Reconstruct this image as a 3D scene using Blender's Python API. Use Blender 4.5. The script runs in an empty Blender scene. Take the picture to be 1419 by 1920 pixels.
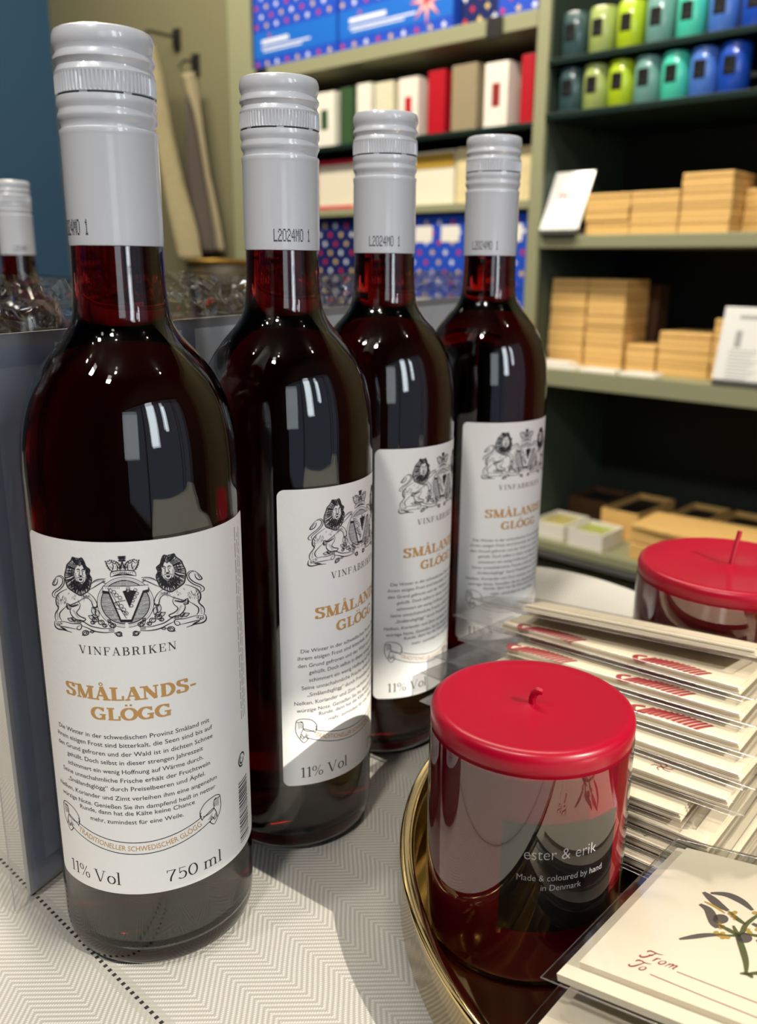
import bpy, math, random
from math import sin, cos, pi, radians, sqrt, atan2
from mathutils import Vector, Matrix
random.seed(7)
SC = bpy.context.scene
COL = SC.collection

# ------------------------------------------------------------------ helpers
def tag(o, label=None, cat=None, group=None, kind=None):
    if label: o['label'] = label
    if cat: o['category'] = cat
    if group: o['group'] = group
    if kind: o['kind'] = kind
    return o

def empty(name, loc=(0, 0, 0), rz=0.0, label=None, cat=None, group=None):
    o = bpy.data.objects.new(name, None)
    o.empty_display_size = 0.02
    COL.objects.link(o)
    o.location = loc
    o.rotation_euler = (0, 0, rz)
    return tag(o, label, cat, group)

class MB:
    def __init__(s):
        s.v, s.f, s.m = [], [], []
    def add(s, vs, fs, m=0):
        n = len(s.v)
        s.v += [tuple(p) for p in vs]
        s.f += [tuple(i + n for i in f) for f in fs]
        s.m += [m] * len(fs)
    def box(s, x0, x1, y0, y1, z0, z1, m=0):
        vs = [(x, y, z) for z in (z0, z1) for y in (y0, y1) for x in (x0, x1)]
        s.add(vs, [(0, 2, 3, 1), (4, 5, 7, 6), (0, 1, 5, 4), (2, 6, 7, 3), (0, 4, 6, 2), (1, 3, 7, 5)], m)
    def lathe(s, prof, seg=64, m=0, cx=0, cy=0, a0=0, a1=2 * pi):
        full = abs(a1 - a0 - 2 * pi) < 1e-6
        n = seg if full else seg + 1
        vs, fs, rows = [], [], []
        for r, z in prof:
            if r < 1e-7:
                rows.append([len(vs)]); vs.append((cx, cy, z))
            else:
                row = []
                for i in range(n):
                    a = a0 + (a1 - a0) * i / seg
                    row.append(len(vs)); vs.append((cx + r * cos(a), cy + r * sin(a), z))
                rows.append(row)
        for a, b in zip(rows[:-1], rows[1:]):
            for i in range(seg):
                j = (i + 1) % n
                if len(a) == 1 and len(b) == 1: continue
                if len(a) == 1: fs.append((a[0], b[j], b[i]))
                elif len(b) == 1: fs.append((a[i], a[j], b[0]))
                else: fs.append((a[i], a[j], b[j], b[i]))
        s.add(vs, fs, m)
    def tube(s, pts, r, seg=10, m=0):
        P = [Vector(p) for p in pts]
        vs, fs = [], []
        for i, p in enumerate(P):
            t = (P[min(i + 1, len(P) - 1)] - P[max(i - 1, 0)]).normalized()
            u = t.cross(Vector((0, 0, 1)))
            if u.length < 1e-3: u = t.cross(Vector((0, 1, 0)))
            u.normalize(); w = t.cross(u)
            rr = r[i] if isinstance(r, (list, tuple)) else r
            for k in range(seg):
                a = 2 * pi * k / seg
                vs.append(p + u * rr * cos(a) + w * rr * sin(a))
        for i in range(len(P) - 1):
            for k in range(seg):
                k2 = (k + 1) % seg
                fs.append((i * seg + k, i * seg + k2, (i + 1) * seg + k2, (i + 1) * seg + k))
        fs.append(tuple(range(seg))[::-1]); fs.append(tuple(range((len(P) - 1) * seg, len(P) * seg)))
        s.add(vs, fs, m)
    def build(s, name, mats, parent=None, loc=(0, 0, 0), rz=0.0, smooth=40, bevel=0, bseg=2, merge=False):
        me = bpy.data.meshes.new(name)
        me.from_pydata(s.v, [], s.f)
        if not isinstance(mats, (list, tuple)): mats = [mats]
        for m in mats: me.materials.append(m)
        me.polygons.foreach_set('material_index', s.m)
        me.update()
        if smooth:
            me.polygons.foreach_set('use_smooth', [True] * len(me.polygons))
            me.set_sharp_from_angle(angle=radians(smooth))
        o = bpy.data.objects.new(name, me)
        COL.objects.link(o)
        o.location = loc; o.rotation_euler = (0, 0, rz)
        if parent: o.parent = parent
        if bevel:
            b = o.modifiers.new('bevel', 'BEVEL'); b.width = bevel; b.segments = bseg; b.limit_method = 'ANGLE'
        return o

def copy_tree(o, parent=None):
    c = o.copy(); COL.objects.link(c)
    if parent: c.parent = parent
    for ch in list(o.children): copy_tree(ch, c)
    return c

# ------------------------------------------------------------------ materials
def lin(c):
    def f(v):
        v /= 255.0
        return v / 12.92 if v <= 0.04045 else ((v + 0.055) / 1.055) ** 2.4
    return (f(c[0]), f(c[1]), f(c[2]), 1)

def mat(name, rgb, rough=0.5, metal=0.0, spec=0.5, coat=0.0, coat_rough=0.03, noise=0.0, nscale=60, bump=0.0, bscale=200, emit=0, trans=0, ior=1.5, sss=0, raw=False):
    m = bpy.data.materials.new(name); m.use_nodes = True
    nt = m.node_tree; b = nt.nodes['Principled BSDF']
    c = (*rgb, 1) if raw else lin(rgb)
    b.inputs['Base Color'].default_value = c
    b.inputs['Roughness'].default_value = rough
    b.inputs['Metallic'].default_value = metal
    b.inputs['Specular IOR Level'].default_value = spec
    b.inputs['Coat Weight'].default_value = coat
    b.inputs['Coat Roughness'].default_value = coat_rough
    b.inputs['IOR'].default_value = ior
    b.inputs['Transmission Weight'].default_value = trans
    if sss:
        b.inputs['Subsurface Weight'].default_value = sss
        b.inputs['Subsurface Radius'].default_value = (0.006, 0.001, 0.001)
        b.inputs['Subsurface Scale'].default_value = 1.0
    if emit:
        b.inputs['Emission Color'].default_value = c; b.inputs['Emission Strength'].default_value = emit
    tc = nt.nodes.new('ShaderNodeTexCoord')
    if noise:
        n = nt.nodes.new('ShaderNodeTexNoise'); n.inputs['Scale'].default_value = nscale; n.inputs['Detail'].default_value = 4
        r = nt.nodes.new('ShaderNodeMapRange')
        r.inputs['To Min'].default_value = 1 - noise; r.inputs['To Max'].default_value = 1 + noise
        x = nt.nodes.new('ShaderNodeVectorMath'); x.operation = 'SCALE'; x.inputs[0].default_value = c[:3]
        nt.links.new(tc.outputs['Object'], n.inputs['Vector']); nt.links.new(n.outputs['Fac'], r.inputs['Value'])
        nt.links.new(r.outputs[0], x.inputs['Scale']); nt.links.new(x.outputs[0], b.inputs['Base Color'])
    if bump:
        n = nt.nodes.new('ShaderNodeTexNoise'); n.inputs['Scale'].default_value = bscale; n.inputs['Detail'].default_value = 3
        bp = nt.nodes.new('ShaderNodeBump'); bp.inputs['Strength'].default_value = bump; bp.inputs['Distance'].default_value = 0.001
        nt.links.new(tc.outputs['Object'], n.inputs['Vector']); nt.links.new(n.outputs['Fac'], bp.inputs['Height'])
        nt.links.new(bp.outputs[0], b.inputs['Normal'])
    return m

def film(name, tint=(0.97, 0.97, 0.97), rough=0.04, blend=0.25, base=0.03, top=0.9, bump=0.0, bscale=30):
    m = bpy.data.materials.new(name); m.use_nodes = True
    nt = m.node_tree; nt.nodes.clear()
    out = nt.nodes.new('ShaderNodeOutputMaterial'); mix = nt.nodes.new('ShaderNodeMixShader')
    t = nt.nodes.new('ShaderNodeBsdfTransparent'); t.inputs[0].default_value = (*tint, 1)
    g = nt.nodes.new('ShaderNodeBsdfGlossy'); g.inputs['Roughness'].default_value = rough
    lw = nt.nodes.new('ShaderNodeLayerWeight'); lw.inputs['Blend'].default_value = blend
    mr = nt.nodes.new('ShaderNodeMapRange'); mr.inputs['To Min'].default_value = base; mr.inputs['To Max'].default_value = top
    nt.links.new(lw.outputs['Fresnel'], mr.inputs['Value']); nt.links.new(mr.outputs[0], mix.inputs[0])
    nt.links.new(t.outputs[0], mix.inputs[1]); nt.links.new(g.outputs[0], mix.inputs[2]); nt.links.new(mix.outputs[0], out.inputs[0])
    if bump:
        tc = nt.nodes.new('ShaderNodeTexCoord')
        n = nt.nodes.new('ShaderNodeTexNoise'); n.inputs['Scale'].default_value = bscale; n.inputs['Detail'].default_value = 2; n.inputs['Distortion'].default_value = 1.0
        bp = nt.nodes.new('ShaderNodeBump'); bp.inputs['Strength'].default_value = bump; bp.inputs['Distance'].default_value = 0.004
        nt.links.new(tc.outputs['Object'], n.inputs['Vector']); nt.links.new(n.outputs['Fac'], bp.inputs['Height'])
        nt.links.new(bp.outputs[0], g.inputs['Normal']); nt.links.new(bp.outputs[0], lw.inputs['Normal'])
    return m

def mnode(nt, op, a, b=None, c=None):
    n = nt.nodes.new('ShaderNodeMath'); n.operation = op
    for i, x in enumerate((a, b, c)):
        if x is None: continue
        if isinstance(x, (int, float)): n.inputs[i].default_value = x
        else: nt.links.new(x, n.inputs[i])
    return n.outputs[0]

def cloth_material():
    m = bpy.data.materials.new('herringbone_linen'); m.use_nodes = True
    nt = m.node_tree; b = nt.nodes['Principled BSDF']
    tc = nt.nodes.new('ShaderNodeTexCoord'); sp = nt.nodes.new('ShaderNodeSeparateXYZ')
    # slight waviness of the weave
    nz = nt.nodes.new('ShaderNodeTexNoise'); nz.inputs['Scale'].default_value = 14; nz.inputs['Detail'].default_value = 2
    nt.links.new(tc.outputs['Object'], nz.inputs['Vector'])
    wv = mnode(nt, 'MULTIPLY', mnode(nt, 'SUBTRACT', nz.outputs['Fac'], 0.5), 0.004)
    nt.links.new(tc.outputs['Object'], sp.inputs[0])
    X = mnode(nt, 'ADD', sp.outputs[0], wv); Y = mnode(nt, 'ADD', sp.outputs[1], wv)
    # herringbone: zig columns run along X, 14 mm wide in Y
    tri = mnode(nt, 'PINGPONG', Y, 0.0142)
    q = mnode(nt, 'ADD', X, tri)
    ph = mnode(nt, 'MULTIPLY', q, 2 * pi / 0.0027)
    rib = mnode(nt, 'MULTIPLY_ADD', mnode(nt, 'SINE', ph), 0.5, 0.5)
    # thread stitches running across each rib
    q2 = mnode(nt, 'ADD', mnode(nt, 'MULTIPLY', X, 1.0), mnode(nt, 'MULTIPLY', tri, -0.55))
    st = mnode(nt, 'MULTIPLY_ADD', mnode(nt, 'SINE', mnode(nt, 'MULTIPLY', q2, 2 * pi / 0.00105)), 0.5, 0.5)
    h = mnode(nt, 'MULTIPLY', rib, mnode(nt, 'MULTIPLY_ADD', st, 0.45, 0.55))
    # hemstitch row of holes (y = 0.127 along the near edge)
    d = mnode(nt, 'ABSOLUTE', mnode(nt, 'SUBTRACT', sp.outputs[1], 0.1275))
    near = mnode(nt, 'LESS_THAN', d, 0.00075)
    fr = mnode(nt, 'FRACT', mnode(nt, 'DIVIDE', mnode(nt, 'ADD', X, 5.0), 0.0031))
    hole = mnode(nt, 'MULTIPLY', near, mnode(nt, 'LESS_THAN', fr, 0.45))
    band = mnode(nt, 'LESS_THAN', d, 0.0032)
    h2 = mnode(nt, 'MULTIPLY', h, mnode(nt, 'SUBTRACT', 1.0, mnode(nt, 'MULTIPLY', band, 0.7)))
    cr = nt.nodes.new('ShaderNodeMix'); cr.data_type = 'RGBA'
    cr.inputs['A'].default_value = lin((150, 147, 139)); cr.inputs['B'].default_value = lin((184, 180, 172))
    nt.links.new(h2, cr.inputs['Factor'])
    mx = nt.nodes.new('ShaderNodeMix'); mx.data_type = 'RGBA'; mx.inputs['B'].default_value = lin((30, 28, 30))
    nt.links.new(cr.outputs['Result'], mx.inputs['A']); nt.links.new(hole, mx.inputs['Factor'])
    nt.links.new(mx.outputs['Result'], b.inputs['Base Color'])
    hh = mnode(nt, 'SUBTRACT', h2, mnode(nt, 'MULTIPLY', hole, 1.5))
    bp = nt.nodes.new('ShaderNodeBump'); bp.inputs['Strength'].default_value = 0.6; bp.inputs['Distance'].default_value = 0.00035
    nt.links.new(hh, bp.inputs['Height']); nt.links.new(bp.outputs[0], b.inputs['Normal'])
    b.inputs['Roughness'].default_value = 0.75; b.inputs['Specular IOR Level'].default_value = 0.25
    b.inputs['Sheen Weight'].default_value = 0.15
    return m

def wood_material(name, c1, c2, scale=30):
    m = bpy.data.materials.new(name); m.use_nodes = True
    nt = m.node_tree; b = nt.nodes['Principled BSDF']
    tc = nt.nodes.new('ShaderNodeTexCoord'); mp = nt.nodes.new('ShaderNodeMapping')
    mp.inputs['Scale'].default_value = (1, 4, 14)
    n = nt.nodes.new('ShaderNodeTexNoise'); n.inputs['Scale'].default_value = scale; n.inputs['Detail'].default_value = 5
    mx = nt.nodes.new('ShaderNodeMix'); mx.data_type = 'RGBA'
    mx.inputs['A'].default_value = lin(c1); mx.inputs['B'].default_value = lin(c2)
    nt.links.new(tc.outputs['Object'], mp.inputs[0]); nt.links.new(mp.outputs[0], n.inputs['Vector'])
    nt.links.new(n.outputs['Fac'], mx.inputs['Factor']); nt.links.new(mx.outputs['Result'], b.inputs['Base Color'])
    b.inputs['Roughness'].default_value = 0.5
    return m

def wine_material():
    m = bpy.data.materials.new('red_mulled_wine'); m.use_nodes = True
    nt = m.node_tree; nt.nodes.clear()
    out = nt.nodes.new('ShaderNodeOutputMaterial')
    g = nt.nodes.new('ShaderNodeBsdfGlass'); g.inputs['IOR'].default_value = 1.34; g.inputs['Roughness'].default_value = 0
    v = nt.nodes.new('ShaderNodeVolumeAbsorption'); v.inputs['Color'].default_value = (0.80, 0.02, 0.05, 1); v.inputs['Density'].default_value = WINE_D
    nt.links.new(g.outputs[0], out.inputs['Surface']); nt.links.new(v.outputs[0], out.inputs['Volume'])
    return m
WINE_D = 215.0

def glass_material():
    m = bpy.data.materials.new('clear_bottle_glass'); m.use_nodes = True
    nt = m.node_tree; nt.nodes.clear()
    out = nt.nodes.new('ShaderNodeOutputMaterial')
    g = nt.nodes.new('ShaderNodeBsdfGlass'); g.inputs['IOR'].default_value = 1.5; g.inputs['Color'].default_value = (0.95, 0.97, 0.96, 1)
    g.inputs['Roughness'].default_value = 0.0
    nt.links.new(g.outputs[0], out.inputs['Surface'])
    return m

M = {}
M['paper'] = mat('label_paper', (238, 237, 234), 0.55, spec=0.35, bump=0.12, bscale=350, noise=0.015, nscale=90)
M['ink'] = mat('black_ink', (36, 35, 42), 0.6, spec=0.3)
M['gold'] = mat('bronze_ink', (196, 150, 92), 0.5, spec=0.3)
M['tin'] = mat('white_lacquered_capsule', (207, 209, 214), 0.3, spec=0.5, coat=0.8, coat_rough=0.04, bump=0.03, bscale=500)
M['slit'] = mat('dark_slit', (60, 60, 66), 0.7)
M['code'] = mat('grey_dot_ink', (70, 71, 80), 0.6)
M['glass'] = glass_material()
M['wine'] = wine_material()
M['wax'] = mat('crimson_wax', (140, 0, 30), 0.32, spec=0.35, sss=0.12)
M['waxtop'] = mat('crimson_wax_top', (160, 8, 34), 0.3, spec=0.5, sss=0.35, bump=0.02, bscale=90)
M['wrap'] = film('glossy_candle_wrap', (0.98, 0.95, 0.96), 0.015, 0.30, 0.11, 0.9)
M['black'] = mat('black_sticker', (10, 10, 10), 0.5, spec=0.2)
M['white_ink'] = mat('white_ink', (225, 225, 225), 0.5)
M['brass'] = mat('polished_brass', (0.80, 0.60, 0.27), 0.09, metal=1.0, raw=True, noise=0.04, nscale=40)
M['bag_top'] = film('crumpled_clear_bag', (0.92, 0.92, 0.92), 0.12, 0.30, 0.16, 0.9, bump=0.35, bscale=70)
M['card'] = mat('cream_card', (226, 215, 188), 0.65, spec=0.3, bump=0.05, bscale=300)
M['card2'] = mat('pale_ivory_card', (222, 213, 190), 0.65, spec=0.3)
M['sleeve'] = film('clear_sleeve_film', (0.96, 0.955, 0.955), 0.14, 0.14, 0.065, 0.5, bump=0.12, bscale=25)
M['sleeve_edge'] = film('sleeve_fold', (0.90, 0.88, 0.92), 0.25, 0.4, 0.20, 0.6)
M['bag'] = film('crinkled_clear_bag', (0.95, 0.95, 0.96), 0.10, 0.22, 0.06, 0.55, bump=0.5, bscale=38)
M['red_print'] = mat('red_print', (146, 40, 46), 0.6)
M['brown_print'] = mat('red_brown_print', (136, 62, 58), 0.6)
M['leaf_print'] = mat('grey_green_print', (104, 98, 70), 0.6)
M['dark_leaf'] = mat('dark_leaf_print', (84, 76, 72), 0.6)
M['yellow_print'] = mat('ochre_print', (170, 140, 62), 0.6)
M['green_print'] = mat('olive_print', (78, 84, 44), 0.6)
M['cloth'] = cloth_material()
M['olive'] = mat('olive_painted_wood', (146, 147, 116), 0.45, noise=0.03, nscale=3)
M['wall_olive'] = mat('olive_wall_paint', (118, 114, 84), 0.85, noise=0.05, nscale=1.5)
M['wall_blue'] = mat('blue_wall_paint', (38, 74, 104), 0.8, noise=0.04, nscale=2)
M['wall_dark'] = mat('dark_blue_paint', (22, 44, 62), 0.8)
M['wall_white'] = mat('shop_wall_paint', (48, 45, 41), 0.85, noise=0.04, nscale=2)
M['floor'] = wood_material('dark_shop_floor', (84, 66, 50), (60, 46, 34), 8)
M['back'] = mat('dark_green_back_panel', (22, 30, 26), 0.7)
M['side_dark'] = mat('dark_green_side', (54, 68, 58), 0.6)  # darker green for the lining beside the post
M['shelf_glass'] = mat('dark_green_shelf_glass', (22, 40, 35), 0.35, spec=0.3)
M['chrome'] = mat('chrome_peg', (180, 185, 190), 0.15, metal=1)
M['wood'] = wood_material('pale_beech', (236, 196, 124), (218, 172, 102), 22)
M['wood_seam'] = mat('box_seam', (150, 104, 54), 0.6)
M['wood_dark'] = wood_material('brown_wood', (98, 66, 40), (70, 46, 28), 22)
M['dark'] = mat('near_black', (20, 19, 18), 0.6)
M['offwhite'] = mat('white_paperboard', (236, 232, 222), 0.6)
M['acryl'] = mat('white_sign_card', (232, 232, 230), 0.2, coat=0.5)
M['greyfoot'] = mat('grey_holder_foot', (84, 84, 82), 0.4)
M['linen_white'] = mat('white_cloth', (232, 232, 236), 0.8)

def colmat(name, rgb, rough=0.45, coat=0.0):
    return mat(name, rgb, rough, coat=coat)

# ------------------------------------------------------------------ lettering
_tc = {}
def sans(txt, offset=0.0):
    """filled outline of a line of text, unit size, returned as (points, triangles, width)"""
    k = (txt, offset)
    if k in _tc: return _tc[k]
    cu = bpy.data.curves.new('t', 'FONT'); cu.body = txt; cu.size = 1.0; cu.offset = offset; cu.resolution_u = 3
    ob = bpy.data.objects.new('t', cu); COL.objects.link(ob)
    dg = bpy.context.evaluated_depsgraph_get(); dg.update()
    me = ob.evaluated_get(dg).to_mesh()
    vs = [(v.co.x, v.co.y) for v in me.vertices]; fs = [tuple(p.vertices) for p in me.polygons]
    ob.evaluated_get(dg).to_mesh_clear()
    bpy.data.objects.remove(ob); bpy.data.curves.remove(cu)
    if not vs: vs = [(0, 0)]
    x0 = min(v[0] for v in vs); x1 = max(v[0] for v in vs)
    vs = [(x - x0, y) for x, y in vs]
    _tc[k] = (vs, fs, x1 - x0)
    return _tc[k]

def strip(pts, ws):
    """flat ribbon along 2-D points with half widths ws"""
    n = len(pts); vs, fs = [], []
    for i, (x, y) in enumerate(pts):
        a = pts[max(i - 1, 0)]; b = pts[min(i + 1, n - 1)]
        dx, dy = b[0] - a[0], b[1] - a[1]; L = sqrt(dx * dx + dy * dy) or 1
        w = ws[i] if isinstance(ws, (list, tuple)) else ws
        vs += [(x - dy / L * w, y + dx / L * w), (x + dy / L * w, y - dx / L * w)]
    for i in range(n - 1): fs.append((2 * i, 2 * i + 1, 2 * i + 3, 2 * i + 2))
    return vs, fs

def spline(pts, n=6):
    if len(pts) < 3: return list(pts)
    out = []
    for i in range(len(pts) - 1):
        p0, p1, p2, p3 = pts[max(i - 1, 0)], pts[i], pts[i + 1], pts[min(i + 2, len(pts) - 1)]
        for k in range(n):
            t = k / n
            out.append(tuple(0.5 * (2 * p1[j] + (p2[j] - p0[j]) * t + (2 * p0[j] - 5 * p1[j] + 4 * p2[j] - p3[j]) * t * t + (3 * p1[j] - p0[j] - 3 * p2[j] + p3[j]) * t ** 3) for j in (0, 1)))
    out.append(tuple(pts[-1]))
    return out

def nib(pts, T, t):
    ws = []
    n = len(pts)
    for i in range(n):
        a = pts[max(i - 1, 0)]; b = pts[min(i + 1, n - 1)]
        dx, dy = b[0] - a[0], b[1] - a[1]; L = sqrt(dx * dx + dy * dy) or 1
        ws.append((t + (T - t) * abs(dy / L)) / 2)
    return ws

def serif_glyph(ch, T, t, sl):
    G = []; S = t
    def seg(x0, y0, x1, y1, w): G.append(strip([(x0, y0), (x1, y1)], w / 2))
    def V(x, y0=0.0, y1=1.0, w=None): seg(x, y0, x, y1, w or T)
    def H(x0, x1, y, w=None): seg(x0, y, x1, y, w or t)
    def sf(x, top, hw=None, w=None):
        hw = hw or (w or T) / 2 + sl
        seg(x - hw, (1 - S / 2) if top is True else (S / 2 if top is False else top), x + hw, (1 - S / 2) if top is True else (S / 2 if top is False else top), S)
    def arc(cx, cy, rx, ry, a0, a1):
        p = [(cx + rx * cos(radians(a0 + (a1 - a0) * i / 20)), cy + ry * sin(radians(a0 + (a1 - a0) * i / 20))) for i in range(21)]
        G.append(strip(p, nib(p, T, t)))
    def dot(cx, cy, r):
        p = [(cx + r * cos(2 * pi * i / 12), cy + r * sin(2 * pi * i / 12)) for i in range(12)]
        G.append((p, [tuple(range(12))]))
    def curve(pts, w=None):
        p = spline(pts, 5); G.append(strip(p, (w / 2) if w else nib(p, T, t)))
    if ch == 'I': V(.27); sf(.27, True); sf(.27, False); adv = .56
    elif ch == 'V': seg(.16, 1, .46, .02, T); seg(.80, 1, .50, .02, t); sf(.16, True); sf(.80, True, w=t); adv = .96
    elif ch == 'N': V(.18, w=t); V(.82, w=t); seg(.18, .96, .82, .04, T); sf(.18, False, w=t); sf(.14, True); sf(.82, True, w=t); adv = 1.0
    elif ch in 'FE':
        V(.24); sf(.24, False); H(.06, .76, 1 - t / 2); H(.24, .58, .52); V(.58, .40, .64, t * 1.1); V(.76, .70, 1, t * 1.2)
        adv = .86
        if ch == 'E': H(.06, .80, t / 2); V(.80, 0, .32, t * 1.2); adv = .92
    elif ch in 'AÅ':
        seg(.47, 1, .16, .02, t); seg(.47, 1, .78, .02, T); H(.26, .66, .34); sf(.16, False, w=t); sf(.78, False); adv = .96
        if ch == 'Å':
            p = [(.47 + .1 * cos(2 * pi * i / 16), 1.2 + .1 * sin(2 * pi * i / 16)) for i in range(17)]; G.append(strip(p, .035))
    elif ch == 'B':
        V(.24); H(.06, .5, 1 - t / 2); H(.2, .5, .53); H(.06, .5, t / 2); arc(.48, .76, .22, .235 - t / 4, -90, 90); arc(.5, .27, .27, .27 - t / 2, -90, 90); adv = .9
    elif ch == 'R':
        V(.24); H(.06, .5, 1 - t / 2); H(.2, .5, .49); sf(.24, False); arc(.5, .745, .24, .25 - t / 2, -90, 90); curve([(.5, .48), (.66, .40), (.70, .15), (.82, .04), (.92, .10)]); adv = .96
    elif ch == 'K': V(.24); sf(.24, True); sf(.24, False); seg(.78, 1, .26, .38, t); seg(.42, .56, .80, .02, T); sf(.78, True, w=t); sf(.80, False); adv = .98
    elif ch == 'S':
        curve([(.66, .76), (.58, .93), (.40, 1 - t / 2), (.20, .92), (.15, .74), (.26, .60), (.48, .50), (.64, .38), (.66, .20), (.54, .06), (.36, t / 2), (.18, .08), (.10, .26)])
        V(.68, .70, 1.0, t * 1.1); V(.10, .0, .30, t * 1.1); adv = .80
    elif ch == 'M': V(.20, w=t * 1.2); V(1.0); seg(.22, 1, .60, .03, T); seg(.98, 1, .62, .03, t); sf(.20, False, w=t); sf(.18, True); sf(1.0, True); sf(1.0, False); adv = 1.2
    elif ch == 'L': V(.24); sf(.24, True); H(.06, .76, t / 2); V(.76, 0, .36, t * 1.2); adv = .84
    elif ch == 'D': V(.24); H(.06, .42, 1 - t / 2); H(.06, .42, t / 2); arc(.40, .5, .42, .5 - t / 2, -90, 90); adv = .96
    elif ch == 'G':
        arc(.50, .5, .40, .5 - t / 2, 48, 300); V(.80, .02, .42, T * .85); sf(.76, .42, .2); V(.80, .68, .98, t * 1.1); seg(.70, .10, .80, .2, t); adv = 1.0
    elif ch in 'OÖ':
        arc(.48, .5, .40, .5 - t / 2, 0, 360); adv = .96
        if ch == 'Ö': dot(.34, 1.2, .085); dot(.62, 1.2, .085)
    elif ch == '-': H(.06, .44, .38, .16); adv = .5
    elif ch == '1': V(.26); sf(.26, False); seg(.26, .97, .08, .86, t * 1.3); adv = .46
    elif ch == '%':
        for cx, cy in ((.20, .76), (.72, .24)):
            p = [(cx + .15 * cos(2 * pi * i / 18), cy + .22 * sin(2 * pi * i / 18)) for i in range(19)]; G.append(strip(p, nib(p, T * .7, t * .8)))
        seg(.22, 0, .70, 1, t); adv = .92
    elif ch == 'o': arc(.32, .34, .25, .34 - t / 2, 0, 360); adv = .64
    elif ch == 'l': V(.17, 0, 1.06); sf(.17, False); H(.04, .17, 1.06 - t / 2); adv = .34
    elif ch == 'm':
        for x in (.17, .55, .93): V(x, 0, .5); sf(x, False)
        V(.17, .4, .68); H(.04, .17, .66); arc(.36, .46, .19, .2, 0, 150); arc(.74, .46, .19, .2, 0, 150); adv = 1.12
    elif ch == '7': H(.08, .62, 1 - t); curve([(.60, .96), (.42, .60), (.30, .30), (.28, 0)]); V(.08, .78, 1, t); adv = .66
    elif ch == '5': H(.18, .58, 1 - t); V(.18, .52, 1, t); curve([(.18, .54), (.34, .64), (.52, .56), (.60, .34), (.50, .08), (.28, .02), (.10, .12)]); adv = .70
    elif ch == '0': arc(.35, .5, .28, .5 - t / 2, 0, 360); adv = .72
    elif ch == ' ': adv = .30
    else: adv = .5
    return G, adv

def serif(txt, T=.16, t=.05, sl=.10, track=0.04):
    vs, fs, x = [], [], 0.0
    for ch in txt:
        G, adv = serif_glyph(ch, T, t, sl)
        for gv, gf in G:
            n = len(vs); vs += [(x + px, py) for px, py in gv]; fs += [tuple(i + n for i in f) for f in gf]
        x += adv + track
    x0 = min(v[0] for v in vs); x1 = max(v[0] for v in vs)
    return [(px - x0, py) for px, py in vs], fs, x1 - x0

# ------------------------------------------------------------------ bottle label artwork, flat (u,z) in mm
LR = 0.0369
LAB = MB()
def wrapp(u, z, layer): 
    r = LR + 0.00004 * layer + 0.00002
    a = u * 0.001 / LR
    return (r * sin(a), -r * cos(a), z * 0.001)
def put(vs, fs, m, layer=1):
    V = list(vs); F = []
    for f in fs:
        if len(f) == 4:
            P = [V[i] for i in f]
            ue = max(abs(P[0][0] - P[3][0]), abs(P[1][0] - P[2][0])); ve = max(abs(P[0][0] - P[1][0]), abs(P[3][0] - P[2][0]))
            n, k = max(1, int(ue / 1.1 + .9)), max(1, int(ve / 1.1 + .9))
            if n * k > 1:
                b0 = len(V)
                for i in range(n + 1):
                    for j in range(k + 1):
                        t, q = i / n, j / k
                        V.append(tuple((P[0][c] * (1 - q) + P[1][c] * q) * (1 - t) + (P[3][c] * (1 - q) + P[2][c] * q) * t for c in (0, 1)))
                for i in range(n):
                    for j in range(k): F.append((b0 + i * (k + 1) + j, b0 + i * (k + 1) + j + 1, b0 + (i + 1) * (k + 1) + j + 1, b0 + (i + 1) * (k + 1) + j))
                continue
        F.append(f)
    LAB.add([wrapp(x, y, layer) for x, y in V], F, m)
def put_text(txt, xc, z, width, height, m, kind='sans', track=0.04, **k):
    """height = cap height in mm"""
    vs, fs, w = sans(txt, k.get('offset', 0)) if kind == 'sans' else serif(txt, k.get('T', .16), k.get('t', .05), k.get('sl', .1), track)
    sx = width / w; sy = height / (0.73 if kind == 'sans' else 1.0)
    put([(xc - width / 2 + x * sx, z + y * sy) for x, y in vs], fs, m)
# paper with rounded corners
def label_paper():
    u0, u1, z0, z1, rc = -38.3, 58.0, 34.2, 166.6, 3.0
    us = [u0 + rc * (1 - cos(radians(a))) for a in range(0, 91, 15)] + [u0 + rc + (u1 - u0 - 2 * rc) * i / 60 for i in range(1, 60)] + [u1 - rc * (1 - cos(radians(a))) for a in range(90, -1, -15)]
    vs, fs = [], []
    for u in us:
        d = 0
        if u < u0 + rc: d = rc - sqrt(max(rc * rc - (u0 + rc - u) ** 2, 0))
        if u > u1 - rc: d = rc - sqrt(max(rc * rc - (u - u1 + rc) ** 2, 0))
        for k in range(5):
            vs.append((u, z0 + d + (z1 - z0 - 2 * d) * k / 4))
    for i in range(len(us) - 1):
        for k in range(4): fs.append((i * 5 + k, (i + 1) * 5 + k, (i + 1) * 5 + k + 1, i * 5 + k + 1))
    put(vs, fs, 0, 0)
label_paper()
put_text('VINFABRIKEN', 0, 127.5, 32.6, 2.9, 1, 'serif', T=.15, t=.055, sl=.11, track=.14)
put_text('SMÅLANDS-', -0.6, 111.0, 46.4, 4.9, 2, 'serif', T=.27, t=.11, sl=.10, track=.03)
put_text('GLÖGG', -0.3, 103.6, 27.2, 4.7, 2, 'serif', T=.27, t=.11, sl=.10, track=.03)
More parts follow.
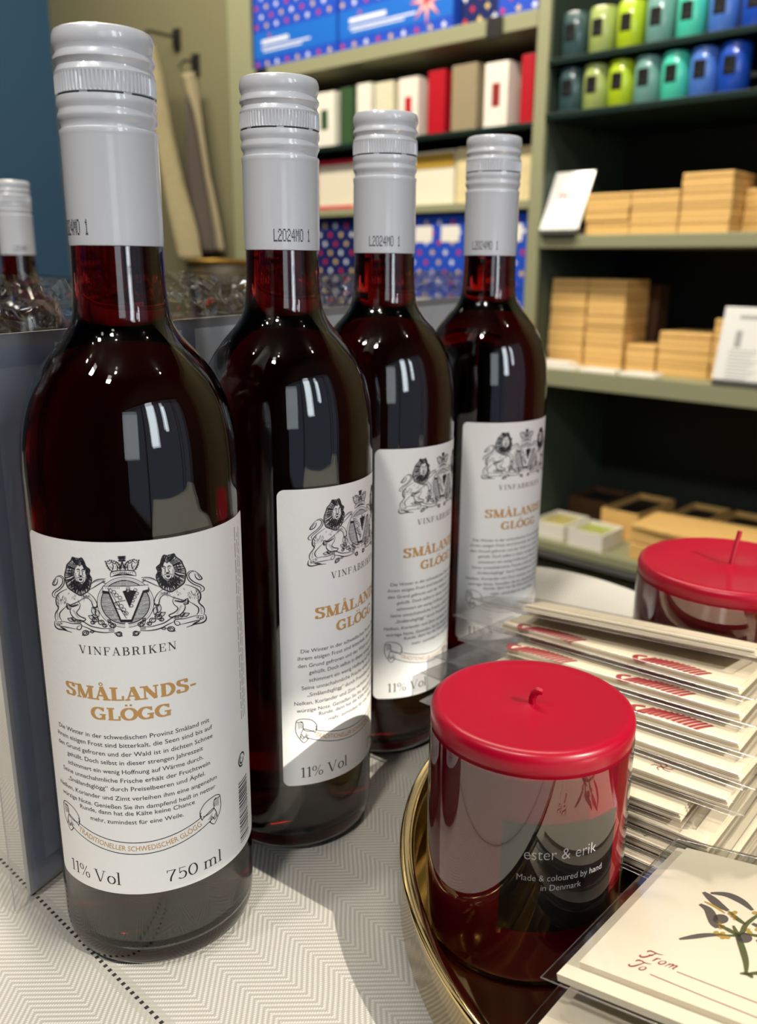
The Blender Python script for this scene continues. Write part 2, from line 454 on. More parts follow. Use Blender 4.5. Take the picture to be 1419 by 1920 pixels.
PARA = [('Die Winter in der schwedischen Provinz Småland mit', -29.9, 27.2, 96.5), ('ihrem eisigen Frost sind bitterkalt, die Seen sind bis auf', -31.2, 28.3, 93.3),
        ('den Grund gefroren und der Wald ist in dichten Schnee', -31.2, 28.3, 89.9), ('gehüllt. Doch selbst in dieser strengen Jahreszeit', -26.5, 24.0, 86.6),
        ('schimmert ein wenig Hoffnung auf Wärme durch.', -26.5, 24.0, 83.1), ('Seine unnachahmliche Frische erhält der Fruchtwein', -29.8, 26.6, 79.7),
        ('„Smålandsglögg“ durch Preiselbeeren und Äpfel.', -27.5, 24.4, 76.4), ('Nelken, Koriander und Zimt verleihen ihm eine angenehm', -33.0, 29.3, 72.7),
        ('würzige Note. Genießen Sie ihn dampfend heiß in netter', -32.0, 28.5, 69.3), ('Runde, dann hat die Kälte keine Chance', -22.4, 19.7, 66.7), ('mehr, zumindest für eine Weile.', -18.0, 15.4, 63.2)]
for txt, a, b, z in PARA: put_text(txt, (a + b) / 2, z, b - a, 1.75, 1, offset=0.004)
put_text('11% Vol', -19.4, 37.9, 22.6, 4.9, 1, 'serif', T=.11, t=.045, sl=.09, track=.02)
put_text('750 ml', 19.0, 37.9, 21.6, 4.8, 1, 'serif', T=.11, t=.045, sl=.09, track=.03)
# banner
def arcz(u, z0, k): return z0 + k * u * u
def bl(z0, k, a, b, w=.16):
    p = [(a + (b - a) * i / 40, arcz(a + (b - a) * i / 40 + 1.0, z0, k)) for i in range(41)]
    put(*strip(p, w), 1)
bl(55.6, .0085, -24.0, 22.0); bl(50.9, .0085, -29.0, 27.0)
vs, fs, w = sans('TRADITIONELLER SCHWEDISCHER GLÖGG', .006)
sx = 46.5 / w; pv = []
for x, y in vs:
    u = -24.4 + x * sx; z = arcz(u + 1, 52.2, .0085); sl_ = 2 * .0085 * (u + 1)
    pv.append((u - sl_ * y * 2.9, z + y * 2.9))
put(pv, fs, 2)
for s in (-1, 1):
    def cm(p): return [(-1 + s * (x + 1), z) for x, z in p]
    curl = [[(-24.0, 60.1), (-23.5, 62.4), (-26.0, 65.3), (-30.5, 66.2), (-32.4, 65.0), (-29.5, 64.2), (-29.3, 61.2), (-27.0, 60.0), (-24.5, 59.9)],
            [(-32.4, 65.0), (-32.6, 60.5), (-31.0, 57.0), (-30.3, 59.0), (-29.2, 57.2)], [(-29.3, 61.6), (-30.5, 58.5), (-29.5, 56.6), (-28.4, 58.2), (-27.5, 56.4)],
            [(-31.0, 57.0), (-29.2, 54.8), (-27.2, 56.6)], [(-24.0, 62.0), (-23.4, 60.8), (-24.3, 58.6)], [(-29.2, 61.5), (-26.5, 60.4), (-24.2, 59.0)], [(-30.6, 65.2), (-29.5, 64.5)]]
    for c in curl: put(*strip(spline(cm(c), 4), .16), 1)
    for i in range(5): put(*strip(cm([(-31.6 + i * .45, 64.6 - i * .2), (-31.4 + i * .45, 61.5 + i * .1)]), .08), 1)
    for i in range(4): put(*strip(cm([(-28.4 + i * .5, 59.6 - i * .5), (-28.0 + i * .4, 57.6)]), .08), 1)
# barcode, recycling mark and small upright print beside it
random.seed(3); z = 33.0 + 1.4
while z < 60:
    hgt = random.choice((.25, .3, .5, .75)); put([(41.5, z + 3), (49.5, z + 3), (49.5, z + 3 + hgt), (41.5, z + 3 + hgt)], [(0, 1, 2, 3)], 1); z += hgt + random.choice((.3, .45, .7))
p = [(45 + 2.6 * cos(2 * pi * i / 24), 72 + 2.6 * sin(2 * pi * i / 24)) for i in range(20)]; put(*strip(p, .35), 1)
p = [(45 + 1.5 * cos(2 * pi * i / 24 + 2), 72 + 1.5 * sin(2 * pi * i / 24 + 2)) for i in range(18)]; put(*strip(p, .35), 1)
for col in range(3):
    z = 88.0
    while z < 160:
        L = random.uniform(1.5, 5.5); put([(46.4 + col * 2.0, z), (46.75 + col * 2.0, z), (46.75 + col * 2.0, z + L), (46.4 + col * 2.0, z + L)], [(0, 1, 2, 3)], 1); z += L + .8
# heraldic crest; drawn in drawing units (x right, y down) and laid on the label
def cu_(x, y):
    u = -28.4797 + .0645955 * x - 5.00285e-5 * x * x + 3.10125e-8 * x ** 3 - .00709034 * y + 1.38197e-5 * x * y - 1.071e-8 * x * x * y - 3.845e-7 * y * y
    z = 163.934 + .0128003 * x - 2.0654e-5 * x * x + 1.07506e-8 * x ** 3 - .0430318 * y + 1.08232e-5 * x * y - 8.924e-9 * x * x * y - 1.97289e-6 * y * y
    return u, z
UC = 0.9
def cput(vs, fs, m=1, layer=1, both=True):
    q = [cu_(x, y) for x, y in vs]
    put(q, fs, m, layer)
    if both: put([(2 * UC - u, z) for u, z in q], [f[::-1] for f in fs], m, layer)
def cs(pts, w=2.2, n=4, **k):
    w *= 1.6
    p = spline(pts, n); N = len(p)
    ws = [w * (0.35 + 0.65 * sin(pi * min(max(i / (N - 1), .06), .94))) for i in range(N)] if k.pop('taper', True) else w
    cput(*strip(p, ws), **k)
def poly(pts, m=1, layer=1, both=True): cput(pts, [tuple(range(len(pts)))], m, layer, both)
random.seed(11)
# lion: mane
mane = [(205, 185), (238, 150), (252, 122), (290, 150), (322, 128), (348, 165), (362, 200), (395, 228), (388, 262), (408, 300), (402, 350), (385, 398), (350, 425), (315, 440), (278, 420), (240, 395), (212, 370), (196, 320), (188, 268), (198, 222)]
mo = spline(mane + mane[:1], 5); cs(mane + mane[:1], 3.0, taper=False)
for i in range(0, len(mo), 1):
    ox, oy = mo[i]; a = random.uniform(.45, .62); fx, fy = 316 + (ox - 300) * .45, 258 + (oy - 270) * .50
    mx_, my_ = (ox + fx) / 2 + random.uniform(-9, 9), (oy + fy) / 2 + random.uniform(-9, 9)
    cs([(ox, oy), (mx_, my_), (fx, fy)], random.uniform(1.6, 3.4), 3)
for i in range(46):
    a = random.uniform(.15, 3.0); r = random.uniform(55, 95); x, y = 305 + r * cos(a) * .8, 300 + r * sin(a)
    cs([(x, y), (x + 6, y + 10), (x - 2, y + 20)], 3.2, 3)
# ear, plume, face
cs([(225, 290), (218, 250), (232, 212), (246, 225), (238, 262), (228, 292)], 2.6)
for d in (0, 16, 32, 50): cs([(258 + d, 185), (262 + d, 150 - d * .1), (250 + d, 122 + d * .2), (276 + d, 140)], 2.4)
cs([(282, 228), (300, 222), (312, 234)], 3.2); cs([(322, 234), (338, 224), (352, 232)], 3.2)
for x in (296, 338): poly([(x + 6 * cos(a * pi / 4), 240 + 5 * sin(a * pi / 4)) for a in range(8)])
cs([(310, 236), (306, 262), (300, 280)], 2.2); cs([(328, 236), (334, 262), (338, 280)], 2.2)
poly([(303, 272), (332, 272), (324, 284), (312, 284)])
cs([(284, 296), (302, 290), (318, 286), (336, 290), (350, 300)], 2.4); cs([(290, 304), (300, 326), (318, 334), (338, 326), (346, 306)], 2.6)
poly([(302, 300), (334, 300), (330, 314), (318, 320), (306, 314)])
for i in range(7): cs([(268 + i * 1, 250 + i * 9), (280 + i, 258 + i * 8)], 1.8, 2); cs([(372 - i, 240 + i * 10), (358 - i, 250 + i * 9)], 1.8, 2)
# body
cs([(207, 386), (170, 402), (130, 432), (116, 470), (120, 510), (136, 545), (112, 585), (108, 620), (118, 655)], 3.2)
cs([(204, 528), (168, 560), (146, 590), (150, 625), (166, 648)], 2.8); cs([(206, 526), (250, 512), (300, 490), (336, 468)], 2.6)
cs([(336, 468), (372, 462), (402, 484), (414, 512), (424, 536), (450, 540), (456, 518), (440, 478), (408, 438), (360, 406)], 3.0)
cs([(392, 392), (428, 372), (470, 346), (500, 330), (526, 318)], 2.8); cs([(398, 352), (430, 322), (470, 306), (528, 302)], 2.8)
cs([(196, 530), (240, 545), (232, 562), (242, 598), (278, 636), (340, 652), (358, 634), (312, 612), (286, 580), (308, 548), (314, 514), (300, 492)], 3.0)
cs([(212, 505), (250, 530), (300, 512)], 4.5); cs([(206, 500), (210, 545), (236, 552)], 4.0)
for i in range(10): cs([(222 + i * 8, 510 + (i % 3) * 4), (228 + i * 8, 540 - i * 1.5)], 2.4, 2)
for i in range(26):
    x = random.uniform(140, 350); y = 425 + (x - 140) * -.02 + random.uniform(-12, 55)
    if y < 500: cs([(x, y), (x - 3, y + random.uniform(12, 26))], 1.5, 2)
for i in range(30):
    x = random.uniform(135, 210); y = random.uniform(430, 530)
    cs([(x, y), (x + random.uniform(-8, 2), y + random.uniform(10, 22))], 1.3, 2)
for i in range(16): cs([(330 + random.uniform(0, 60), 420 + random.uniform(0, 36)), (334 + random.uniform(0, 62), 436 + random.uniform(0, 34))], 1.2, 2)
for i in range(12): cs([(124 + random.uniform(0, 12), 430 + i * 8), (126 + random.uniform(8, 22), 446 + i * 8)], 2.0, 2)
for i in range(9): cs([(118 + i * 1.0, 570 + i * 9), (132 + i * .5, 566 + i * 9)], 1.7, 2); cs([(252 + i * 5, 565 + i * 8), (266 + i * 5, 560 + i * 8)], 1.8, 2)
for i in range(9): cs([(382 + i * 6, 440 + i * 9), (394 + i * 5, 436 + i * 9)], 1.6, 2); cs([(420 + i * 11, 338 - i * 3), (426 + i * 11, 322 - i * 2)], 1.7, 2)
for cx, cy in ((432, 538), (444, 536), (455, 526), (300, 650), (320, 654), (340, 650), (130, 668), (148, 672), (164, 664), (505, 322), (518, 314), (520, 330)):
    cs([(cx - 6, cy - 6), (cx - 7, cy + 6), (cx, cy + 10), (cx + 7, cy + 4)], 2.2, 3)
# tail
cs([(122, 458), (92, 450), (84, 424), (104, 398), (142, 372), (168, 338), (170, 304), (148, 282), (118, 284)], 2.8)
cs([(112, 446), (104, 430), (116, 410), (150, 388), (180, 350), (184, 306), (160, 276), (128, 276)], 2.6)
cs([(122, 280), (96, 318), (88, 348), (112, 352), (128, 328), (128, 300)], 3.2); cs([(116, 300), (104, 326), (100, 344)], 2)
# lower ribbon, leaves and flowers
cs([(106, 650), (106, 690), (132, 716), (186, 726), (248, 746)], 3.4); cs([(122, 660), (180, 656), (250, 672), (318, 676), (326, 704), (312, 724), (290, 716), (296, 696), (318, 690)], 2.6)
cs([(118, 684), (160, 694), (220, 706), (292, 720)], 2.4); cs([(150, 700), (184, 716), (214, 738)], 4.0)
cs([(262, 660), (300, 642), (330, 650), (390, 688), (440, 704), (520, 716), (600, 704)], 2.8); cs([(322, 688), (380, 712), (440, 738), (520, 748), (600, 742)], 3.0)
for i in range(8): cs([(272 + i * 7, 652), (270 + i * 7, 676)], 1.6, 2); cs([(552 + i * 6, 712), (556 + i * 6, 738)], 1.8, 2)
for (x, y, r) in ((440, 640, 26), (490, 664, 24), (360, 750, 26), (640, 758, 22), (590, 690, 22), (420, 664, 18), (520, 690, 18)):
    cs([(x + r * cos(a * .7), y + r * .75 * sin(a * .7)) for a in range(10)], 2.6, 3, taper=False); cs([(x - r * .5, y), (x, y - r * .4), (x + r * .4, y + r * .2), (x - r * .1, y + r * .4)], 2.2, 3)
for (x0, y0, x1, y1) in ((440, 610, 412, 536), (470, 620, 440, 550), (380, 606, 440, 640), (210, 630, 270, 652), (240, 622, 280, 650), (392, 740, 432, 742), (330, 770, 390, 744), (600, 750, 668, 776), (545, 655, 600, 712), (540, 640, 575, 668), (410, 600, 470, 640)):
    mx_, my_ = (x0 + x1) / 2, (y0 + y1) / 2; dx, dy = (y1 - y0) * .22, -(x1 - x0) * .22
    cs([(x0, y0), (mx_ + dx, my_ + dy), (x1, y1)], 2.4, 3); cs([(x0, y0), (mx_ - dx, my_ - dy), (x1, y1)], 2.4, 3); cs([(x0, y0), (x1, y1)], 1.4, 2)
# shield rings
def ring(r, w, a0=0, a1=360, ry=None, **k):
    ry = ry or r * .90
    p = [(688 + r * cos(radians(a0 + (a1 - a0) * i / 60)), 495 + ry * sin(radians(a0 + (a1 - a0) * i / 60))) for i in range(61)]
    cput(*strip(p, w), **k)
for rr_, ww in ((232, 2.6), (216, 1.0), (200, 4.0)): ring(rr_, ww, 90, 270)
poly([(688, 495 - 178)] + [(688 + 196 * cos(radians(90 + 180 * i / 30)), 495 + 176 * sin(radians(90 + 180 * i / 30))) for i in range(31)][::-1][:0] or [(688, 319)], both=False) if False else None
for i in range(58):
    y = 322 + i * 6.05; hw = 196 * sqrt(max(1 - ((y - 495) / 176) ** 2, 0)); x = 688 - hw
    while x < 690:
        L = random.uniform(30, 120); cs([(x, y), (min(x + L, 692), y + random.uniform(-1, 1))], random.uniform(1.0, 2.4), 2); x += L + random.uniform(2, 10)
# crown
cs([(566, 286), (574, 246), (630, 234), (690, 232)], 3.0); cs([(590, 276), (640, 262), (690, 260)], 2.6); cs([(566, 286), (630, 272), (690, 270)], 2.8)
for i in range(7): poly([(590 + i * 16 + 5 * cos(a), 256 - i * 1.6 + 5 * sin(a)) for a in [j * pi / 3 for j in range(6)]])
cs([(578, 240), (548, 205), (528, 160)], 3.2); cs([(578, 240), (590, 200), (580, 170)], 3.0); cs([(528, 160), (556, 178), (575, 160), (602, 176), (622, 164), (640, 196), (666, 190)], 2.6)
cs([(620, 234), (628, 208), (612, 176)], 3.2); cs([(650, 232), (640, 206), (664, 176)], 3.0); cs([(690, 232), (676, 200), (660, 150)], 3.4)
for (x, y) in ((526, 158), (532, 176), (538, 194), (548, 212), (560, 226), (546, 156), (562, 148), (578, 150), (596, 154), (612, 160), (628, 170), (640, 182), (650, 150), (660, 176)):
    poly([(x + 7.5 * cos(a * pi / 4), y + 7.5 * sin(a * pi / 4)) for a in range(8)])
for (x0, y0, x1, y1) in ((640, 118, 690, 118), (640, 132, 690, 132), (646, 118, 646, 150), (660, 118, 660, 170), (676, 120, 676, 160), (640, 150, 690, 150)): cs([(x0, y0), (x1, y1)], 3.6, 2, taper=False)
for i in range(10): cs([(560 + i * 12, 190 + (i % 4) * 9), (570 + i * 11, 214 + (i % 3) * 6)], 2.2, 2)
# letter V on the shield
Vp = [(503, 362), (695, 362), (695, 398), (668, 404), (722, 540), (768, 404), (724, 398), (722, 362), (858, 362), (858, 400), (822, 406), (738, 640), (655, 640), (555, 406), (503, 400)]
def vpoly(off, m, layer):
    A = [(x + off[0], y + off[1]) for x, y in Vp]
    cput(A, [(14, 0, 1, 2), (14, 2, 3, 13), (13, 3, 4, 12), (12, 4, 11), (6, 7, 8, 9), (6, 9, 10, 5), (5, 10, 11, 4)], m, layer, both=False)
vpoly((-4, 22), 1, 2.2); vpoly((6, 22), 1, 2.2); vpoly((0, 0), 0, 3.4)
cput(*strip(Vp + Vp[:1], 2.4), m=1, layer=4.4, both=False)
poly([(672, 410), (762, 410), (722, 536)], 1, 4.4, both=False)
def vs_(pts, w=2.2): cput(*strip(spline(pts, 5), w), m=1, layer=4.8, both=False)
for (x, y, s) in ((560, 392, 1), (590, 404, 1), (610, 430, 1), (640, 452, 1), (620, 500, 1), (650, 520, 1), (670, 550, 1), (690, 580, 1), (760, 392, .8), (772, 420, .8), (756, 450, .8), (742, 480, .8), (732, 520, .8)):
    vs_([(x, y + 26 * s), (x - 10 * s, y + 4 * s), (x + 8 * s, y - 8 * s), (x + 22 * s, y + 6 * s), (x + 12 * s, y + 22 * s), (x + 2 * s, y + 12 * s)], 2.6)
vs_([(545, 378), (580, 430), (620, 500), (660, 570), (700, 630)], 2.6); vs_([(690, 480), (650, 486), (600, 500), (610, 540), (660, 560), (700, 590)], 3)
for i in range(9): vs_([(524 + i * 14, 372), (530 + i * 14, 384)], 1.6)
label_mesh_obj = LAB.build('label', [M['paper'], M['ink'], M['gold']], smooth=30)
label_mesh = label_mesh_obj.data
bpy.data.objects.remove(label_mesh_obj)

# ------------------------------------------------------------------ bottles
def glass_profile():
    out = [(0.0, .0052), (.012, .0046), (.024, .0022), (.0305, .0004), (.0335, .0008), (.0354, .0030), (.0364, .0070), (.0367, .0120), (.0368, .05), (.0368, .168), (.0368, .1830),
           (.0364, .1905), (.0356, .1975), (.0341, .2045), (.0322, .2100), (.0294, .2155), (.0262, .2200), (.0229, .2240), (.0198, .2275), (.0174, .2312), (.0160, .2350), (.0153, .2395), (.0149, .2460), (.0147, .2540), (.0143, .2700)]
    inn = [(r - (.0024 if z > .235 else .0026), z) for r, z in out[8:]]
    return out, inn
def refine(p):
    q = []
    for i in range(len(p) - 1):
        p0, p1, p2, p3 = p[max(i - 1, 0)], p[i], p[i + 1], p[min(i + 2, len(p) - 1)]
        for k in range(3):
            t = k / 3
            q.append(tuple(0.5 * (2 * p1[j] + (p2[j] - p0[j]) * t + (2 * p0[j] - 5 * p1[j] + 4 * p2[j] - p3[j]) * t * t + (3 * p1[j] - p0[j] - 3 * p2[j] + p3[j]) * t ** 3) for j in (0, 1)))
    q.append(p[-1]); return q
gout, ginn = glass_profile()
ginner = [(0, .0092), (.012, .0086), (.024, .0068), (.0305, .0066), (.0332, .0085), (.0341, .0130)] + ginn
gb = MB()
prof = gout[:9] + refine(gout[9:]) + list(reversed(refine(ginner[7:]))) + list(reversed(ginner[:7]))
gb.lathe([(r, z) for r, z in gout[:9]] + refine(gout[9:]) + list(reversed(ginner[:7] + refine(ginner[7:]))), 96)
gmesh = gb.build('glass_body', M['glass'], smooth=60)
wb = MB()
wp = [(max(r - .00006 if r > 0 else 0, 0) if r == 0 else r + .00004, z) for r, z in ginner[:7] + refine(ginner[7:])]
wp = [(r, z - .00005 if i < 5 else z) for i, (r, z) in enumerate(wp)]
wp = [p for p in wp if p[1] < .262] + [(.0119, .2625), (0, .2623)]
wb.lathe(wp, 96)
wmesh = wb.build('wine', M['wine'], smooth=60)
# capsule
FONT57 = {'L': ['1....', '1....', '1....', '1....', '1....', '1....', '11111'], '2': ['.111.', '1...1', '....1', '..11.', '.1...', '1....', '11111'],
          '0': ['.111.', '1...1', '1...1', '1...1', '1...1', '1...1', '.111.'], '4': ['...1.', '..11.', '.1.1.', '1..1.', '11111', '...1.', '...1.'],
          'M': ['1...1', '11.11', '1.1.1', '1.1.1', '1...1', '1...1', '1...1'], '1': ['..1..', '.11..', '..1..', '..1..', '..1..', '..1..', '.111.'], ' ': ['.....'] * 7}
cb = MB()
cap = [(.01475, .2570), (.01500, .2572), (.01510, .2600), (.01510, .2893), (.01522, .2900), (.01532, .2908), (.01522, .2915), (.01450, .2920), (.01445, .2930), (.01490, .2940), (.01538, .2950), (.01538, .2958), (.01490, .2970), (.01488, .2976), (.01538, .2985), (.01542, .3000),
       (.01525, .30095), (.01490, .3011), (.01490, .3015), (.01530, .3017)]
cap2 = [(.01530, .3072), (.01536, .3078), (.01490, .3086), (.01448, .3095), (.01480, .3104), (.01538, .3113), (.01532, .3122), (.01456, .3133), (.01450, .3138), (.01500, .3150), (.01532, .3162), (.01534, .3174), (.01515, .3186), (.01470, .3196), (.01400, .3200), (.01340, .3199), (.0130, .3196), (0, .3196)]
cb.lathe(cap, 96); cb.lathe([(.0153, .3072)] + cap2[1:], 96)
NK = 72
vs, fs = [], []
for i in range(NK * 4):
    a = 2 * pi * i / (NK * 4); r = .01542 if i % 4 in (0, 1) else .01490
    for z, rr in ((.3017, .0153), (.3021, r), (.3064, r), (.3072, .0153)): vs.append((rr * cos(a), rr * sin(a), z))
n4 = NK * 4
for i in range(n4):
    j = (i + 1) % n4
    for k in range(3): fs.append((i * 4 + k, j * 4 + k, j * 4 + k + 1, i * 4 + k + 1))
cb.add(vs, fs, 0)
for k in range(7):   # perforated slits
    a0 = 2 * pi * k / 7; vs = []; N = 12
    for i in range(N + 1):
        a = a0 + .80 * 2 * pi / 7 * i / N
        for z in (.30105, .30160): vs.append((.01500 * cos(a), .01500 * sin(a), z))
    cb.add(vs, [(2 * i, 2 * i + 2, 2 * i + 3, 2 * i + 1) for i in range(N)], 1)
x = -8.0; sc_ = 15.6 / (len('L2024M0 1') * 6.0)
for ch in 'L2024M0 1':
    for r_, row in enumerate(FONT57[ch]):
        for c_, v in enumerate(row):
            if v == '1':
                u = (x + c_ * sc_) * .001; z = .2646 - r_ * .00068; e = .00017; rr = .01519
                cb.add([(rr * sin((u + du) / .0151), -rr * cos((u + du) / .0151), z + dz) for du, dz in ((-e, -e * 1.6), (e, -e * 1.6), (e, e * 1.6), (-e, e * 1.6))], [(0, 1, 2, 3)], 2)
    x += 6.0 * sc_
cmesh = cb.build('capsule', [M['tin'], M['slit'], M['code']], smooth=35)
for o in (gmesh, wmesh, cmesh): pass
BOT = [((-.08675, .30099), 6.4, -44.0, 'nearest glögg bottle, whole front label with crest facing the camera'),
       ((-.03972, .36916), 58.9, 24.6, 'second glögg bottle from the camera, label turned right, shadow across its label foot'),
       ((.00175, .44891), 53.6, 2.2, 'third glögg bottle from the camera, candle and card tips covering its label foot'),
       ((.06271, .52405), 34.9, -17.0, 'farthest glögg bottle of the front row, right behind the fanned card packets'),
       ((-.3300, .8300), 20.0, 40.0, 'glögg bottle standing apart behind the clear bag, only its white cap showing')]
first = None
for i, ((x, y), yaw, ca, lab) in enumerate(BOT):
    t = empty('wine_bottle', (x, y, 0.0006), radians(yaw), lab, 'bottle', 'red glögg bottles with white screw caps')
    if i == 0: parts = [gmesh, wmesh, cmesh, bpy.data.objects.new('label', label_mesh)]; COL.objects.link(parts[3])
    else:
        parts = [p.copy() for p in parts]
        for p in parts: COL.objects.link(p)
    for p in parts: p.parent = t
    parts[2].rotation_euler = (0, 0, radians(ca - yaw))

# ------------------------------------------------------------------ candles
def candle(name, loc, r, h, yaw, lab, sticker=True, wick='short'):
    t = empty(name, loc, yaw, lab, 'candle', 'large crimson pillar candles')
    b = MB(); top = h
    b.lathe([(0, 0), (r - .003, 0), (r - .0008, .0012), (r - .0006, .004), (r - .0006, top - .0085), (r, top - .0075), (r + .0002, top - .0032), (r - .0004, top - .0012), (r - .0016, top - .0002), (r - .0034, top + .0001), (r - .006, top - .0003), (r * .5, top - .0006), (.006, top - .0014), (.0028, top - .0006), (0, top - .0004)], 128)
    b.build('wax_body', M['wax'], t, smooth=50)
    w = MB()
    if wick == 'short': w.tube([(0, 0, top - .001), (.0001, 0, top + .0015), (.0006, -.0004, top + .0036), (.0020, -.0012, top + .0050), (.0034, -.0018, top + .0046)], [.0013, .0014, .0015, .0015, .0011], 12)
    else: w.tube([(0, 0, top - .001), (.0016, .0006, top + .004), (.005, .002, top + .010), (.0078, .003, top + .0165)], [.0016, .0013, .0013, .0014], 12)
    w.build('wick', M['wax'], t, smooth=60)
    f = MB(); f.lathe([(r + .0003, .0006), (r + .0003, top - .0088)], 128)
    f.build('plastic_wrap', M['wrap'], t, smooth=60)
    if sticker:
        s = MB(); R = r + .0001
        a0, a1, z0, z1 = radians(-22.3 ), radians(45.0), .0312, .0740
        vs = [(R * sin(a0 + (a1 - a0) * k / 30), -R * cos(a0 + (a1 - a0) * k / 30), z) for k in range(31) for z in (z0 - loc[2] , z1 - loc[2])]
        s.add(vs, [(2 * k, 2 * k + 2, 2 * k + 3, 2 * k + 1) for k in range(30)], 0)
        def tx(txt, ac, zb, width, ch, off):
            v, f_, w_ = sans(txt, off * .5); R2 = R + .00008
            s.add([(R2 * sin(radians(ac) + (px / w_ - .5) * width / R2), -R2 * cos(radians(ac) + (px / w_ - .5) * width / R2), zb + py * ch / .73 - loc[2]) for px, py in v], f_, 1)
        tx('ester & erik', 10.0, .0605, .0262, .0046, -.022)
        tx('Made & coloured by hand', 11.2, .0521, .0318, .0026, -.016)
        tx('in Denmark', 10.7, .0483, .0146, .0025, -.016)
        s.build('sticker', [M['black'], M['white_ink']], t, smooth=50)
    return t
candle('pillar_candle', (.0565, .288, .0084), .0367, .0916, 0, 'crimson pillar candle with a black ester & erik sticker, standing in the brass tray')
candle('pillar_candle', (.1955, .459, .0084), .0492, .0866, .5, 'crimson pillar candle with a long leaning wick, behind the fanned card packets', sticker=False, wick='long')

# ------------------------------------------------------------------ brass tray
TC = (.18, .30)
t = empty('serving_tray', (TC[0], TC[1], 0.0006), 0, 'round polished brass tray holding the candle and card packets', 'tray')
b = MB()
b.lathe([(0, .003), (.150, .003), (.158, .0046), (.1625, .0070), (.1655, .0060), (.1655, 0.0), (.1695, 0), (.17, .001)][:3][:0] + [(0, 0), (.160, 0), (.1640, .0010), (.1640, .0040), (.1600, .0052), (.1500, .0070), (0, .0070)], 160)
b.build('tray_floor', M['brass'], t, smooth=50)
b = MB()
b.lathe([(.1640, 0), (.1690, 0), (.1700, .0012), (.1700, .0232), (.1704, .0246), (.1700, .0256), (.1690, .0260), (.1665, .0260), (.1652, .0254), (.1646, .0240), (.1642, .0200), (.1640, .004), (.1640, 0)], 160)
b.build('tray_rim', M['brass'], t, smooth=50)

# ------------------------------------------------------------------ card packets
def frame_obj(o, P, ex, ey):
    ex = Vector(ex).normalized(); ey = Vector(ey); ey = (ey - ex * ey.dot(ex)).normalized(); ez = ex.cross(ey)
    m = Matrix((ex, ey, ez)).transposed().to_4x4(); m.translation = Vector(P); o.matrix_world = m
def packet(L, N, zt, tau, depth, lab, prints, thick=.0052, name='card_packet', margin=.028, group='fanned packets of folded gift cards'):
    """corner L, front edge to N, sheet sloping down by tau (deg) away from the front edge; local x along edge, y to the back, z up, top face at z=0"""
    o = empty(name, (0, 0, 0), 0, lab, 'card packet', group)
    e = Vector((N[0] - L[0], N[1] - L[1], 0)); W = e.length; e.normalize()
    back = Vector((-e.y, e.x, 0)) * cos(radians(tau)) + Vector((0, 0, -sin(radians(tau))))
    frame_obj(o, (L[0], L[1], zt), e, back)
    c = MB(); x0, x1, y0, y1 = margin, W - .007, .0025, depth - .004
    for k in range(3):
        c.box(x0 + .0006 * k, x1 - .0005 * k, y0 + .0005 * (k % 2), y1, -thick + .0004 + k * (thick - .0008) / 3, -thick + .0004 + (k + .82) * (thick - .0008) / 3, 0)
    zz = -.00042 + .00005 - .0002 * 0
    ztop = -thick + .0004 + 2.82 * (thick - .0008) / 3 + .00006
    for pr in prints:
        kind, px, py = pr[0], pr[1], pr[2]
        if kind == 'cane':
            for k in range(11):
                a = k / 10; cx, cy = px - .013 + .026 * a, py + .0036 + .0020 * sin(a * pi)
                v, f = strip(spline([(cx - .0022, cy - .0055), (cx, cy), (cx + .0030, cy + .0050)], 3), .0010); c.add([(p[0], p[1], ztop) for p in v], f, 1)
            v, f = strip(spline([(px - .014, py + .007), (px - .0185, py + .0045), (px - .0165, py - .0015), (px - .012, py - .001)], 4), .0013); c.add([(p[0], p[1], ztop) for p in v], f, 1)
        if kind == 'sprig':
            for k in range(6):
                a = k * 1.05; v, f = strip(spline([(px, py), (px + .003 * cos(a), py + .0022 * sin(a)), (px + .005 * cos(a + .5), py + .004 * sin(a + .5))], 3), .0003); c.add([(p[0], p[1], ztop) for p in v], f, 2)
        if kind == 'leaf':
            v, f = strip([(px, py), (px + .004, py - .003), (px + .0115, py - .0095)], [.0003, .0009, .0013]); c.add([(p[0], p[1], ztop) for p in v], f, 3)
    c.build('folded_cards', [M['card'], M['red_print'], M['brown_print'], M['green_print']], o, smooth=0)
    s = MB(); tk = thick + .0012; x0, x1, y0, y1 = 0, W, -.0008, depth
    zt0, zb0 = .0004, -tk
    zm = -tk * .55     # sides pinch to a seam
    vs = [(0, 0, zm), (W, -.0008, zm), (W, depth, zm), (0, depth, zm), (margin * .9, .0006, zt0), (W - .005, .0006, zt0), (W - .005, depth - .003, zt0), (margin * .9, depth - .003, zt0),
          (margin * .9, .0006, zb0), (W - .005, .0006, zb0), (W - .005, depth - .003, zb0), (margin * .9, depth - .003, zb0)]
    fs = [(4, 5, 6, 7), (11, 10, 9, 8), (0, 1, 5, 4), (1, 2, 6, 5), (2, 3, 7, 6), (3, 0, 4, 7), (1, 0, 8, 9), (2, 1, 9, 10), (3, 2, 10, 11), (0, 3, 11, 8)]
    s.add(vs, fs, 0)
    s.tube([(0, 0, zm), (W, -.0008, zm), (W, depth, zm)], .00022, 5, 1)
    s.tube([(0, 0, zm), (0, depth, zm)], .0002, 5, 1)
    s.tube([(margin * .9, .0004, zt0 - .0001), (W - .005, .0004, zt0 - .0001)], .00018, 5, 1)
    s.tube([(margin * .9, .0004, zb0 + .0001), (W - .005, .0004, zb0 + .0001)], .00018, 5, 1)
    s.build('clear_sleeve', [M['sleeve'], M['sleeve_edge']], o, smooth=20)
    return o
